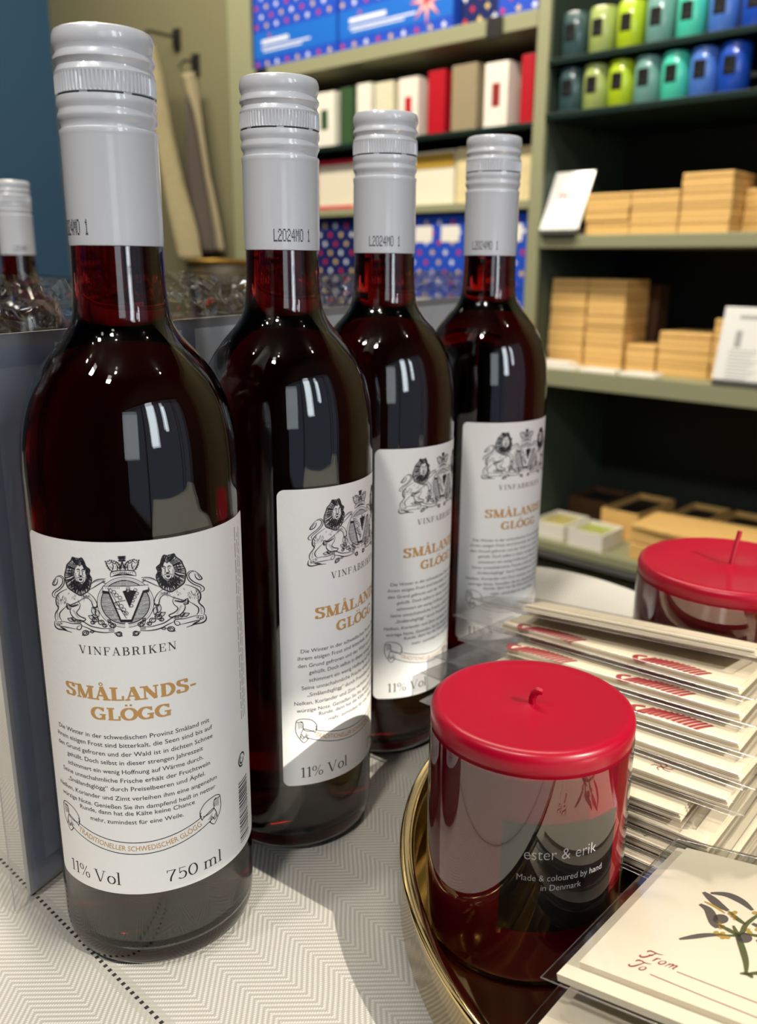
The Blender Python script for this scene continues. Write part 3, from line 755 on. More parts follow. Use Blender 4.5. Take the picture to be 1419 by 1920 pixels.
PK = [((.0503, .4380), (.1800, .3655), .0840, 16.0, .037, 'topmost card packet of the fan, its edge right below the second candle', []),
      ((.0415, .4440), (.1670, .3500), .0720, 6.5, .052, 'second card packet from the top, two red striped canes beside its edge', [('cane', .056, .003), ('cane', .118, .004)]),
      ((.0425, .4265), (.1635, .3380), .0655, 6.5, .062, 'third card packet from the top, red striped canes showing on its cards', [('cane', .046, .003), ('cane', .104, .004)]),
      ((.0300, .4190), (.1585, .3245), .0590, 6.5, .070, 'fourth card packet from the top, one faint red cane near its right end', [('cane', .122, .005)]),
      ((.0228, .4135), (.1540, .3110), .0525, 6.5, .075, 'fifth card packet from the top, broad cream edge lit by the sun', []),
      ((.0214, .3946), (.1468, .3026), .0462, 5.6, .076, 'sixth card packet from the top, small dark red mark on its cards', [('sprig', .118, .012)]),
      ((.0350, .3710), (.1283, .3025), .0397, 5.0, .078, 'seventh card packet from the top, its corner set back from those around it', [('sprig', .076, .012)]),
      ((.0480, .3610), (.1360, .2920), .0328, 4.9, .080, 'eighth card packet from the top, thick cream corner just behind the front tag packet', []),
      ((.0480, .3560), (.1385, .2840), .0265, 5.0, .082, 'lowest card packet but one, dark green stem printed beside the big candle', [('leaf', .066, .016)]),
      ((.0500, .3500), (.1360, .2795), .0200, 4.5, .082, 'lowest card packet of the fan, lying on the brass tray floor', [])]
for L, N, z, tau, dp, lab, pr in PK: packet(L, N, z, tau, dp, lab, pr, thick=.0045)

def tag_packet(P, a, bdir, lab, printed, W=.0925, Ln=.15):
    o = empty('gift_tag_packet', (0, 0, 0), 0, lab, 'tag packet', 'gift tag packets at the front of the tray')
    frame_obj(o, P, a, bdir)      # x along a (away), y along b (right) ; z = a x b points down -> use negative z as up
    UP = -1.0
    e = MB(); e.box(.0035, .086, .0035, Ln - .006, .0004 if UP > 0 else .0022, .0046, 0)
    e.build('envelope', M['card2'], o, smooth=0)
    c = MB(); c.box(.0094, .0842, .0082, Ln - .010, .0002, .0021, 0)
    zt = .00012
    def pp(v, f, m): c.add([(p[0], p[1], zt) for p in v], f, m)
    if printed:
        # x = up in the drawing (a, mm), y = rightwards (b, mm)
        def st(pts, w, m, n=5, taper=True):
            p = spline([(x * .001, y * .001) for x, y in pts], n); N = len(p)
            ws = [w * .001 * ((.3 + .7 * sin(pi * min(max(i / (N - 1), .05), .95))) if taper else 1) for i in range(N)]
            pp(*strip(p, ws), m)
        # "From" and "To" in slanted script, baseline along b
        def script(x0, y0, h, strokes):
            for pts, w in strokes: st([(x0 + h * y, y0 + h * (x + .35 * y)) for x, y in pts], w * h * .5, 1, 5)
        T1 = [([(-.05, .70), (.0, .88), (.2, .96), (.45, .90), (.75, .92), (.95, 1.0)], .11), ([(.52, .92), (.42, .55), (.30, .18), (.12, .02), (-.08, .08), (-.10, .22)], .17), ([(-.05, .70), (-.12, .86), (.0, 1.0), (.2, .96)], .06)]
        script(20.6, 22.4, 4.2, T1 + [([(.22, .50), (.45, .54), (.58, .50)], .08)])
        def r_(x): return [([(x, .5), (x + .02, .25), (x, 0)], .14), ([(x, .30), (x + .15, .48), (x + .26, .44)], .09)]
        def o_(x): return [([(x + .2, .48), (x + .02, .34), (x + .02, .10), (x + .18, .0), (x + .34, .14), (x + .34, .36), (x + .2, .48), (x + .36, .42)], .11)]
        def m_(x): return [([(x, .5), (x, 0)], .13), ([(x, .25), (x + .18, .48), (x + .27, .4), (x + .26, 0)], .12), ([(x + .27, .25), (x + .45, .48), (x + .54, .4), (x + .53, .05), (x + .66, .04)], .12)]
        script(20.6, 22.4, 4.2, r_(.95)); script(20.4, 22.4, 4.2, o_(1.35)); script(20.2, 22.4, 4.2, m_(1.95))
        script(15.2, 21.6, 4.0, T1); script(15.2, 21.6, 4.0, o_(.72))
        st([(19.8, 34.5), (18.2, 76), (17.4, 120)], .16, 1, 3, False); st([(14.9, 28.5), (13.4, 60), (12.2, 120)], .16, 1, 3, False)
        # mistletoe sprig
        st([(28.3, 51.2), (33, 49.4), (38, 46.6), (44.4, 42.4), (48.2, 39.6)], 1.0, 4)
        st([(28.3, 51.2), (30.5, 53.5), (32.0, 58), (33, 66)], .9, 4); st([(28.0, 49.6), (28.9, 51.6), (27.9, 53.2)], .8, 4)
        for q, w in (([(34.0, 28.6), (37.0, 31.5), (40.0, 34.8), (42.3, 38.6)], 1.1), ([(53.9, 26.4), (52.6, 29.6), (49.6, 32.2), (46.5, 34.2), (44.8, 36.0)], 1.6),
                     ([(60.8, 24.6), (58.8, 28.0), (56.4, 31.8), (54.8, 35.4)], 1.5), ([(61.4, 26.8), (63.0, 31.6), (61.6, 37.0), (58.6, 41.6)], 1.4),
                     ([(45, 48), (41, 56), (40, 64)], 1.3), ([(56, 27), (55.0, 31), (53, 35)], .5), ([(52, 44), (50, 54), (49, 64)], 1.5)): st(q, w, 2 if w != .5 else 3)
        for cx, cy, rr in ((49.6, 35.0, 2.6), (44.0, 44.6, 2.5), (52.5, 50, 2.6)): pp([((cx + rr * cos(k * pi / 8)) * .001, (cy + rr * .9 * sin(k * pi / 8)) * .001) for k in range(16)], [tuple(range(16))], 2)
        for q in ([(42.0, 38.0), (43.6, 41.5), (46.0, 43.0), (50.5, 42.6), (56, 43.6), (60.5, 45.0)], [(46.6, 35.6), (45.4, 39.6), (44.4, 42.4)], [(54.6, 35.6), (52.0, 39.6), (50.5, 42.6)], [(46, 43), (47.5, 50), (50, 58)]): st(q, .8, 4)
        for cx, cy in ((42.4, 36.6), (41.8, 37.9), (41.2, 39.2), (42.9, 38.4), (42.0, 40.4), (53.8, 36.4), (52.9, 37.6), (54.9, 37.4), (52.0, 38.8), (47.2, 35.6), (46.2, 37.0), (48.2, 44.0), (47.2, 45.0), (57.6, 42.6), (58.6, 43.8), (49.8, 46.4), (45.6, 36.8)):
            pp([((cx + 1.0 * cos(k * pi / 5)) * .001, (cy + .8 * sin(k * pi / 5)) * .001) for k in range(10)], [tuple(range(10))], 3)
    c.build('tag_card', [M['card2'], M['brown_print'], M['dark_leaf'], M['yellow_print'], M['green_print']], o, smooth=0)
    s = MB(); zt0, zb0, zm = -.0006, .0052, .0026
    vs = [(0, 0, zm), (W, 0, zm), (W, Ln, zm), (0, Ln, zm), (.004, .004, zt0), (W - .004, .004, zt0), (W - .004, Ln - .004, zt0), (.004, Ln - .004, zt0), (.003, .003, zb0), (W - .003, .003, zb0), (W - .003, Ln - .003, zb0), (.003, Ln - .003, zb0)]
    s.add(vs, [(4, 5, 6, 7), (11, 10, 9, 8), (0, 1, 5, 4), (1, 2, 6, 5), (2, 3, 7, 6), (3, 0, 4, 7), (1, 0, 8, 9), (2, 1, 9, 10), (3, 2, 10, 11), (0, 3, 11, 8)], 0)
    s.tube([(W, Ln, zm), (W, 0, zm), (0, 0, zm), (0, Ln, zm)], .00025, 5, 1)
    s.build('clear_sleeve', [M['sleeve'], M['sleeve_edge']], o, smooth=20)
    return o
c13, s13 = cos(radians(13)), sin(radians(13))
tag_packet((.0500, .2175, .0475), (.6825, .7313, 0), (.7313 * c13, -.6825 * c13, s13), 'uppermost tag packet, cream tag printed From and To beside a mistletoe sprig', True)
c9, s9 = cos(radians(11)), sin(radians(11))
tag_packet((.0440, .2120, .0335), (.66, .7513, 0), (.7513 * c9, -.66 * c9, s9), 'tag packet lying underneath the one printed From and To', False)
tag_packet((.0560, .2140, .0175), (.70, .7141, 0), (.7141 * cos(radians(4)), -.70 * cos(radians(4)), sin(radians(4))), 'lowest tag packet, resting on the brass tray under two others', False, Ln=.085, W=.085)

# ------------------------------------------------------------------ table and cloth (axes along the shelf wall)
A = atan2(-.6815, .7318)
def W2(s, n, z=0): return (.7318 * s + .6815 * n, -.6815 * s + .7318 * n, z)
b = MB(); NX, NY = 170, 130; vs = []
X0, X1, Y0, Y1 = -1.55, .48, .005, .585
def cz(s, n):
    z = 0.0
    e = max(0, n - .518) / .065 * min(max((s + .43) / .07, 0), 1)
    if e > 0:
        z += .024 * sin(min(e, 1) * pi * .55) * (.55 + .45 * sin(s * 17 + .6)) if s > -.8 else 0
    if n > .575: z -= (n - .575) * 1.5
    return z
for j in range(NY + 1):
    for i in range(NX + 1):
        s = X0 + (X1 - X0) * i / NX; n = Y0 + (Y1 - Y0) * j / NY; vs.append((s, n, cz(s, n)))
fs = [(j * (NX + 1) + i, j * (NX + 1) + i + 1, (j + 1) * (NX + 1) + i + 1, (j + 1) * (NX + 1) + i) for j in range(NY) for i in range(NX)]
b.add(vs, fs)
# hanging drops of the cloth
for (xa, ya, xb, yb) in ((X0, Y0, X1, Y0), (X1, Y0, X1, Y1), (X0, Y1, X0, Y0)):
    N = 60; v = []
    for i in range(N + 1):
        t_ = i / N; s = xa + (xb - xa) * t_; n = ya + (yb - ya) * t_
        nx, ny = (yb - ya), -(xb - xa); L = sqrt(nx * nx + ny * ny); w_ = .012 * sin(t_ * 40)
        v += [(s, n, cz(s, n)), (s + nx / L * (.006 + w_ * .3), n + ny / L * (.006 + w_ * .3), -.02), (s + nx / L * (.02 + w_), n + ny / L * (.02 + w_), -.25)]
    b.add(v, [(3 * i + k, 3 * i + 3 + k, 3 * i + 4 + k, 3 * i + 1 + k) for i in range(N) for k in range(2)])
o = b.build('tablecloth', M['cloth'], None, (0, 0, 0), A, smooth=60)
tag(o, 'grey white herringbone linen tablecloth with a hemstitched border', 'tablecloth')
t = empty('display_table', W2(-.535, .295, -.75), A, 'wooden display table hidden under the herringbone tablecloth', 'table')
b = MB(); b.box(-1.000, 1.000, -.275, .275, .718, .7495); b.build('tabletop', M['wood_dark'], t)
for sx in (-.93, .93):
    for sy in (-.22, .22):
        b = MB(); b.box(sx - .03, sx + .03, sy - .03, sy + .03, 0, .719); b.build('leg', M['wood_dark'], t)

# ------------------------------------------------------------------ upright board in a clear bag behind the bottle row
M['board_white'] = mat('white_board_face', (250, 250, 250), 0.5, spec=0.3)
M['board_blue'] = mat('grey_blue_board_band', (166, 172, 190), 0.5, spec=0.3, noise=0.02, nscale=200)
M['board_edge'] = mat('board_edge', (176, 174, 172), 0.6)
bd = Vector((.444, .896, 0)).normalized()
t = empty('bagged_board', (-.142, .304, .0010), atan2(bd.y, bd.x), 'upright board with grey blue and white bands in a clear crinkled bag behind the bottles', 'print board')
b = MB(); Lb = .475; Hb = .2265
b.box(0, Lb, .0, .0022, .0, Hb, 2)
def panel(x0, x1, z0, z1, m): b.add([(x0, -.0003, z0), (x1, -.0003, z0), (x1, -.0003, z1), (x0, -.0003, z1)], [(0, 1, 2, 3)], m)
panel(.002, .039, .002, Hb - .0045, 1); panel(.0392, .115, .002, Hb - .0045, 0); panel(.1152, .1245, .002, Hb - .0045, 1); panel(.1247, Lb - .002, .002, Hb - .0045, 0)  # upright grey blue and white bands, set by colour on the board face
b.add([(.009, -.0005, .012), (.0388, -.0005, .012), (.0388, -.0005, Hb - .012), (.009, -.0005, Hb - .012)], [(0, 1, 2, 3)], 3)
b.build('board', [M['board_white'], M['board_blue'], M['board_edge'], mat('paler_grey_blue_inset', (184, 190, 206), .5, noise=.02, nscale=300)], t, smooth=0)
b = MB()
random.seed(5)
def sheet(y, sgn):
    NXs = 70; vs = []; zs = [Hb * 1.0 * j / 12 for j in range(13)]
    for z in zs:
        for i in range(NXs + 1):
            x = -.010 + (Lb + .02) * i / NXs; vs.append((x, y + sgn * .0004 * sin(i * .5 + z * 60), z))
    b.add(vs, [(j * (NXs + 1) + i, j * (NXs + 1) + i + 1, (j + 1) * (NXs + 1) + i + 1, (j + 1) * (NXs + 1) + i) for j in range(len(zs) - 1) for i in range(NXs)], 0)
def crumple(y, sgn, topz):
    NXs, NZs = 90, 5; vs = []
    for j in range(NZs + 1):
        for i in range(NXs + 1):
            x = -.010 + (Lb + .02) * i / NXs; e = min(1, j / 1.5) * (1 if j < NZs else .35)
            vs.append((x + (random.uniform(-.0016, .0016) if 0 < i < NXs else 0), y + sgn * .0004 * (1 - e) + e * random.uniform(-.0026, .0026), Hb + (topz + .0012 * sin(i * .35) - Hb) * j / NZs + (random.uniform(-.0012, .0012) if 0 < j < NZs else 0)))
    F = []
    for j in range(NZs):
        for i in range(NXs):
            a_, b_, c_, d_ = j * (NXs + 1) + i, j * (NXs + 1) + i + 1, (j + 1) * (NXs + 1) + i + 1, (j + 1) * (NXs + 1) + i
            F += [(a_, b_, c_), (a_, c_, d_)] if random.random() < .5 else [(a_, b_, d_), (b_, c_, d_)]
    b.add(vs, F, 2)
sheet(-.0022, -1); sheet(.0044, 1); crumple(-.0022, -1, .2470); crumple(.0044, 1, .2462)
b.tube([(-.010, -.002, 0), (-.010, -.002, .247)], .0003, 5, 1)
b.build('clear_bag', [M['bag'], M['sleeve_edge'], M['bag_top']], t, smooth=18)

# ------------------------------------------------------------------ room
FZ = -.75
SH = 1.92
def sbox(name, mats, s0, s1, n0, n1, z0, z1, parent=None, bevel=0, m=0):
    b = MB(); b.box(s0, s1, n0, n1, z0, z1, m); return b.build(name, mats, parent, (0, 0, 0), 0 if parent else A, smooth=0, bevel=bevel)
o = sbox('floor', M['floor'], -4.2, 2.0, -3.2, 2.6, FZ - .05, FZ); tag(o, kind='structure')
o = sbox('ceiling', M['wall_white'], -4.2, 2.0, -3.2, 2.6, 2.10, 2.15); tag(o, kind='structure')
o = sbox('wall_back', M['wall_olive'], -4.2, 2.0, 2.35, 2.45, FZ, 2.10); tag(o, kind='structure')
o = sbox('wall_alcove', M['wall_olive'], -3.60, -2.462, 1.93, 2.35, FZ, 2.10); tag(o, kind='structure')
b = MB(); b.box(-4.2, -3.60, 1.2, 2.35, FZ, 2.10, 0); b.box(-4.2, -3.58, .2, 1.2, FZ, 2.10, 1); b.box(-4.2, -3.62, -3.2, .2, FZ, 2.1, 1)
o = b.build('wall_left', [M['wall_blue'], M['wall_dark']], None, (0, 0, 0), A, smooth=0); tag(o, kind='structure')
# window wall on the right: opening whose head cuts the sun off low on the table
WS = 1.30
HEAD = 1.277
b = MB()
b.box(WS, WS + .1, -3.2, -1.05, FZ, 2.10); b.box(WS, WS + .1, 1.25, 2.35, FZ, 2.10)
b.box(WS, WS + .1, -1.05, 1.25, FZ, -.35); b.box(WS, WS + .1, -1.05, 1.25, HEAD, 2.10)
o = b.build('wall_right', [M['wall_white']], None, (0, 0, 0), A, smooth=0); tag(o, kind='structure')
b = MB(); b.box(-4.2, 2.0, -3.2, -3.1, FZ, 2.10)
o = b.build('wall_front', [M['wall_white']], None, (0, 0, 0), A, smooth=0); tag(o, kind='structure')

# shelf unit ------------------------------------------------------
t = empty('shelf_unit', W2(0, SH, FZ), A, 'olive painted two bay shop shelf unit along the back wall', 'shelf unit')
def part(name, m, s0, s1, d0, d1, z0, z1, bevel=.002):
    b = MB(); b.box(s0, s1, d0, d1, z0 - FZ, z1 - FZ); return b.build(name, m, t, smooth=0, bevel=bevel)
D = .40
part('upright', M['olive'], -1.292, -1.258, 0, D, FZ, 1.6); part('upright', M['olive'], -2.46, -2.35, 0, D, FZ, 1.6); part('upright', M['olive'], -.42, -.38, 0, D, FZ, 1.6)
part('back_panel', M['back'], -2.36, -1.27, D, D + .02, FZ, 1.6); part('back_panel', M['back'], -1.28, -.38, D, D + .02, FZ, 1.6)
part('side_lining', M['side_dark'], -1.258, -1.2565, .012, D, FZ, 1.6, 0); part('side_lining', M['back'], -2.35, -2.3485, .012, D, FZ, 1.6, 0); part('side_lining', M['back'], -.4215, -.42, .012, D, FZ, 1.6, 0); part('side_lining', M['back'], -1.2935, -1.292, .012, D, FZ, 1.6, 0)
part('shelf_board', M['olive'], -1.256, -.422, .0, D, .292, .322); part('shelf_board', M['olive'], -1.256, -.422, .0, D, -.042, .001)
part('shelf_board', M['olive'], -1.256, -.422, .0, D, -.476, -.450); part('shelf_board', M['olive'], -2.348, -1.2935, .0, D, .790, .829)
part('shelf_board', M['olive'], -2.348, -1.2935, .0, D, .386, .407); part('shelf_board', M['olive'], -2.348, -1.2935, .0, D, -.03, .0); part('shelf_board', M['olive'], -2.348, -1.2935, .0, D, -.476, -.450)
part('glass_shelf', M['shelf_glass'], -1.256, -.422, .0, D - .02, .702, .715, .001); part('glass_shelf', M['shelf_glass'], -1.256, -.422, .0, D - .02, .584, .598, .001)
part('glass_shelf', M['shelf_glass'], -2.348, -1.2935, .0, D - .02, .572, .584, .001)
part('label_rail', M['greyfoot'], -1.256, -.422, -.012, -.001, -.492, -.478); part('lower_cupboard', M['olive'], -2.348, -.422, -.03, .3, FZ + .01, -.545)
for s_ in (-1.246,):
    for z_ in (.697, .579):
        for d_ in (.03, .22):
            b = MB(); b.tube([(s_ - .010, d_, z_ - FZ), (s_ - .0005, d_, z_ - FZ)], .005, 12); b.build('shelf_peg', M['chrome'], t)
for s_, z_ in ((-2.30, .785), (-1.42, .785)):
    b = MB(); b.box(s_ - .016, s_ + .030, -.009, -.0008, z_ - FZ - .004, z_ - FZ + .0435); b.build('shelf_clip', M['dark'], t, bevel=.002)

# small coloured candles -------------------------------------------
cols = [('dark teal', (52, 80, 84)), ('pale sage green', (160, 176, 100)), ('lime green', (176, 204, 30)), ('grey teal', (110, 158, 152)), ('turquoise', (74, 206, 178)), ('cornflower blue', (74, 120, 206)), ('royal blue', (28, 78, 190))]
def small_candle(k):
    nm, c = cols[k]
    t = empty('wrapped_candle', (0, 0, 0), A, 'x', 'candle')
    b = MB(); r = .0315; h = .097
    b.lathe([(0, 0), (r - .002, 0), (r, .002), (r, h - .006), (r - .002, h - .001), (r - .006, h), (.004, h - .001), (0, h - .001)], 48)
    b.build('wax_body', mat(nm.replace(' ', '_') + '_wax', c, 0.35, coat=0.9, coat_rough=.05), t, smooth=50)
    b = MB(); R = r + .0003
    vs = [(R * sin(a), -R * cos(a), z) for a in [radians(-24 + 8 * i) for i in range(7)] for z in (.034, .070)]
    b.add(vs, [(2 * i, 2 * i + 2, 2 * i + 3, 2 * i + 1) for i in range(6)], 0)
    for zz, w in ((.057, .3), (.049, .36), (.044, .24)):
        b.add([(R * 1.003 * sin(a), -R * 1.003 * cos(a), z) for a in (-w, 0, w) for z in (zz, zz + .002)], [(0, 2, 3, 1), (2, 4, 5, 3)], 1)
    b.build('sticker', [M['black'], M['code']], t, smooth=50)
    b = MB(); b.tube([(0, 0, h - .002), (.001, 0, h + .004)], .0012, 8); b.build('wick', M['linen_white'], t)
    return t
order = ['leftmost', 'second from the left', 'third from the left', 'fourth from the left', 'fifth from the left', 'sixth from the left', 'rightmost']
for k in range(7):
    p = small_candle(k); p.location = W2(-1.213 + .0700 * k, SH + .045, .7155); p['label'] = cols[k][0] + ' wrapped candle on the upper glass shelf'; p['group'] = 'wrapped candles on the upper glass shelf'
    q = copy_tree(p); q.location = W2(-1.213 + .0640 * k, SH + .045, .5985); q['label'] = cols[k][0] + ' wrapped candle on the lower glass shelf, above the wooden boxes'; q['group'] = 'wrapped candles on the lower glass shelf'

# wooden boxes ------------------------------------------------------
def wooden_box(w, d, h):
    t = empty('wooden_box', (0, 0, 0), A, 'x', 'box')
    b = MB(); b.box(-w / 2, w / 2, 0, d, 0, h * .60); b.box(-w / 2 + .001, w / 2 - .001, .0012, d - .001, h * .6, h * .64, 1); b.build('box_body', [M['wood'], M['wood_seam']], t, smooth=0, bevel=.0008)
    b = MB(); b.box(-w / 2, w / 2, 0, d, h * .645, h - .0010); b.build('box_lid', M['wood'], t, smooth=0, bevel=.0022)
    return t
pos = ['bottom', 'second', 'third', 'fourth', 'fifth', 'sixth']
def stack(s0, s1, dep, z, n, h, where, d=.12, grp='stacked wooden boxes'):
    proto = wooden_box(s1 - s0, d, h)
    for k in range(n):
        o = proto if k == 0 else copy_tree(proto)
        o.location = W2((s0 + s1) / 2 + random.uniform(-.0015, .0015), SH + dep + random.uniform(0, .003), z + k * h + .0004)
        lv = 'top box' if k == n - 1 else ('bottom box' if k == 0 else pos[k] + ' box up')
        o['label'] = 'pale wooden box, ' + lv + ' of the ' + where; o['group'] = grp + ' of the ' + where
random.seed(2)
stack(-1.143, -1.030, .02, .322, 3, .031, 'upper board stack beside the sign')
stack(-1.026, -.912, .02, .322, 3, .031, 'upper board stack left of the tallest')
stack(-.908, -.796, .02, .322, 4, .0315, 'tallest upper board stack')
stack(-.792, -.682, .085, .322, 3, .031, 'rightmost upper board stack')
stack(-1.252, -1.152, .065, .001, 6, .0365, 'tall middle board stack at the post')
stack(-1.147, -1.045, .065, .001, 6, .0365, 'tall middle board stack second from post')
stack(-1.038, -.962, .075, .001, 2, .034, 'low middle board stack')
stack(-.955, -.830, .075, .001, 3, .0345, 'middle board stack of three')
stack(-.825, -.715, .075, .001, 4, .0345, 'stack of four behind the middle board sign')
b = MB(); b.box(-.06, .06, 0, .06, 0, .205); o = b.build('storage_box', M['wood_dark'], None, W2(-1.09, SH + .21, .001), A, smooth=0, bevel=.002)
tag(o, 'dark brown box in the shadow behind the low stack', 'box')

# leaning sign cards -------------------------------------------------
def sign(s, dep, z, w, h, lean, lab, deco):
    t = empty('leaning_sign', W2(s, SH + dep, z), A, lab, 'sign', 'white signs leaning on the shelf boards')
    b = MB(); lx = lean * h
    hh = h
    def P(x, v, off=0.0):  # v along the card
        return (x, v * lean + off, .012 + v * sqrt(1 - lean * lean))
    v0, v1 = 0, hh; th = .004
    b.add([P(-w / 2, v0), P(w / 2, v0), P(w / 2, v1), P(-w / 2, v1), P(-w / 2, v0, th), P(w / 2, v0, th), P(w / 2, v1, th), P(-w / 2, v1, th)], [(0, 1, 2, 3), (7, 6, 5, 4), (0, 4, 5, 1), (1, 5, 6, 2), (2, 6, 7, 3), (3, 7, 4, 0)], 0)
    def q(x0, x1, a, c_, m): b.add([P(x0, a, -.0004), P(x1, a, -.0004), P(x1, c_, -.0004), P(x0, c_, -.0004)], [(0, 1, 2, 3)], m)
    if deco == 'flags':
        q(-.016, .016, hh * .86, hh * .89, 2)
        for i in range(6): q(-.026 + i * .009, -.020 + i * .009, hh * .5 + (i % 2) * .004, hh * .66, 1 if i < 3 else 3)
        for i in range(4): q(-.030, .030 - (i % 2) * .01, hh * .36 - i * .009, hh * .36 - i * .009 + .0025, 2)
    else:
        q(-.020, .026, hh * .84, hh * .89, 2); q(-.022, -.008, hh * .45, hh * .68, 2)
        for i in range(9): q(-.03, .034 - (i % 3) * .008, hh * .40 - i * .0075, hh * .40 - i * .0075 + .002, 2)
    b.build('sign_card', [M['acryl'], colmat('faint_pink', (218, 110, 118)), colmat('faint_grey', (160, 160, 158)), colmat('faint_teal', (100, 176, 180))], t, smooth=0, bevel=.001)
    b = MB(); b.box(-w / 2 + .004, w / 2 - .004, -.012, .05, 0, .012); b.build('sign_foot', M['greyfoot'], t, smooth=0, bevel=.002)
    return t
sign(-1.200, -.004, .3225, .108, .150, .42, 'white sign with faint red and teal print, left end of the upper board', 'flags')
sign(-.735, .010, .0015, .112, .158, .22, 'white sign with grey print on the middle board', 'text')
sign(-.655, -.004, .3225, .108, .150, .42, 'white sign cut by the frame at the right end of the upper board', 'flags')
# flat white packets on the middle board
for (s, d_, w_, l_, z_, lab) in ((-1.19, .006, .11, .054, .001, 'flat white paper packet at the left front of the middle board'), (-1.20, .010, .09, .045, .0061, 'flat white paper packet lying on top of another near the post'), (-1.075, .006, .10, .05, .001, 'flat white paper packet in the middle of the row on the middle board'), (-.968, .006, .09, .05, .001, 'flat white paper packet in front of the low box stack')):
    b = MB(); b.box(-w_ / 2, w_ / 2, 0, l_, 0, .004); b.box(-w_ / 2 + .004, w_ / 2 - .004, .003, l_ - .003, .004, .0085)
    o = b.build('paper_packet', M['offwhite'], None, W2(s, SH + d_, z_ + (.004 if z_ > .002 else 0)), A, smooth=0, bevel=.001); tag(o, lab, 'packet', 'flat paper packets on the middle board')
# lower board goods
def open_box(s, dep, z, w, l, h, m, inner, name, lab, cat, rz=0.0):
    t = empty(name, W2(s, SH + dep, z), A + rz, lab, cat)
    b = MB(); tw = .006
    b.box(-w / 2, w / 2, 0, l, 0, .004); b.box(-w / 2, w / 2, 0, tw, .004, h); b.box(-w / 2, w / 2, l - tw, l, .004, h); b.box(-w / 2, -w / 2 + tw, tw, l - tw, .004, h); b.box(w / 2 - tw, w / 2, tw, l - tw, .004, h)
    b.build('box_wall', m, t, smooth=0)
    b = MB(); b.box(-w / 2 + tw + .001, w / 2 - tw - .001, tw + .001, l - tw - .001, .005, h * .82); b.build('contents', inner, t, smooth=0, bevel=.002)
    return t
pic = mat('green_yellow_picture', (196, 184, 110), .5, noise=.35, nscale=40)
pic2 = mat('leafy_picture', (170, 178, 92), .5, noise=.4, nscale=50)
open_box(-1.195, .025, -.4492, .100, .13, .040, M['offwhite'], pic, 'picture_box', 'white open box with a yellow green picture, nearest the post on the lower board', 'box')
open_box(-1.075, .012, -.4492, .100, .11, .044, M['offwhite'], pic2, 'picture_box', 'white open box with a leafy picture, second from the post on the lower board', 'box')
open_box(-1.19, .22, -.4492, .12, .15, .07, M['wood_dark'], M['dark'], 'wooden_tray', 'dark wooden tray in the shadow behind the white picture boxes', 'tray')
open_box(-1.055, .15, -.4492, .105, .22, .075, M['wood'], M['dark'], 'wooden_tray', 'wooden tray with dark contents, right behind the leafy picture box', 'tray')
open_box(-.900, .22, -.4492, .10, .16, .075, M['wood'], M['dark'], 'wooden_tray', 'wooden tray at the back, left of two side by side', 'tray')
open_box(-.780, .22, -.4492, .11, .16, .075, M['wood'], M['dark'], 'wooden_tray', 'wooden tray at the back, right of two side by side', 'tray')
t = empty('wooden_case', W2(-.80, SH + .02, -.4492), A, 'long wooden case with a raised lid on the lower board, behind the second candle', 'case')
b = MB(); b.box(-.155, .33, 0, .14, 0, .040); b.build('case_body', M['wood'], t, smooth=0, bevel=.002)
b = MB(); b.box(-.155, .33, .004, .14, .044, .078); b.build('case_tray', M['wood'], t, smooth=0, bevel=.002)
b = MB(); b.add([(-.155, 0, .079), (.33, -.02, .079), (.33, .14, .100), (-.155, .14, .082), (-.155, 0, .090), (.33, -.02, .090), (.33, .14, .112), (-.155, .14, .094)], [(3, 2, 1, 0), (4, 5, 6, 7), (0, 1, 5, 4), (1, 2, 6, 5), (2, 3, 7, 6), (3, 0, 4, 7)], 0); b.build('case_lid', M['wood'], t, smooth=0, bevel=.002)

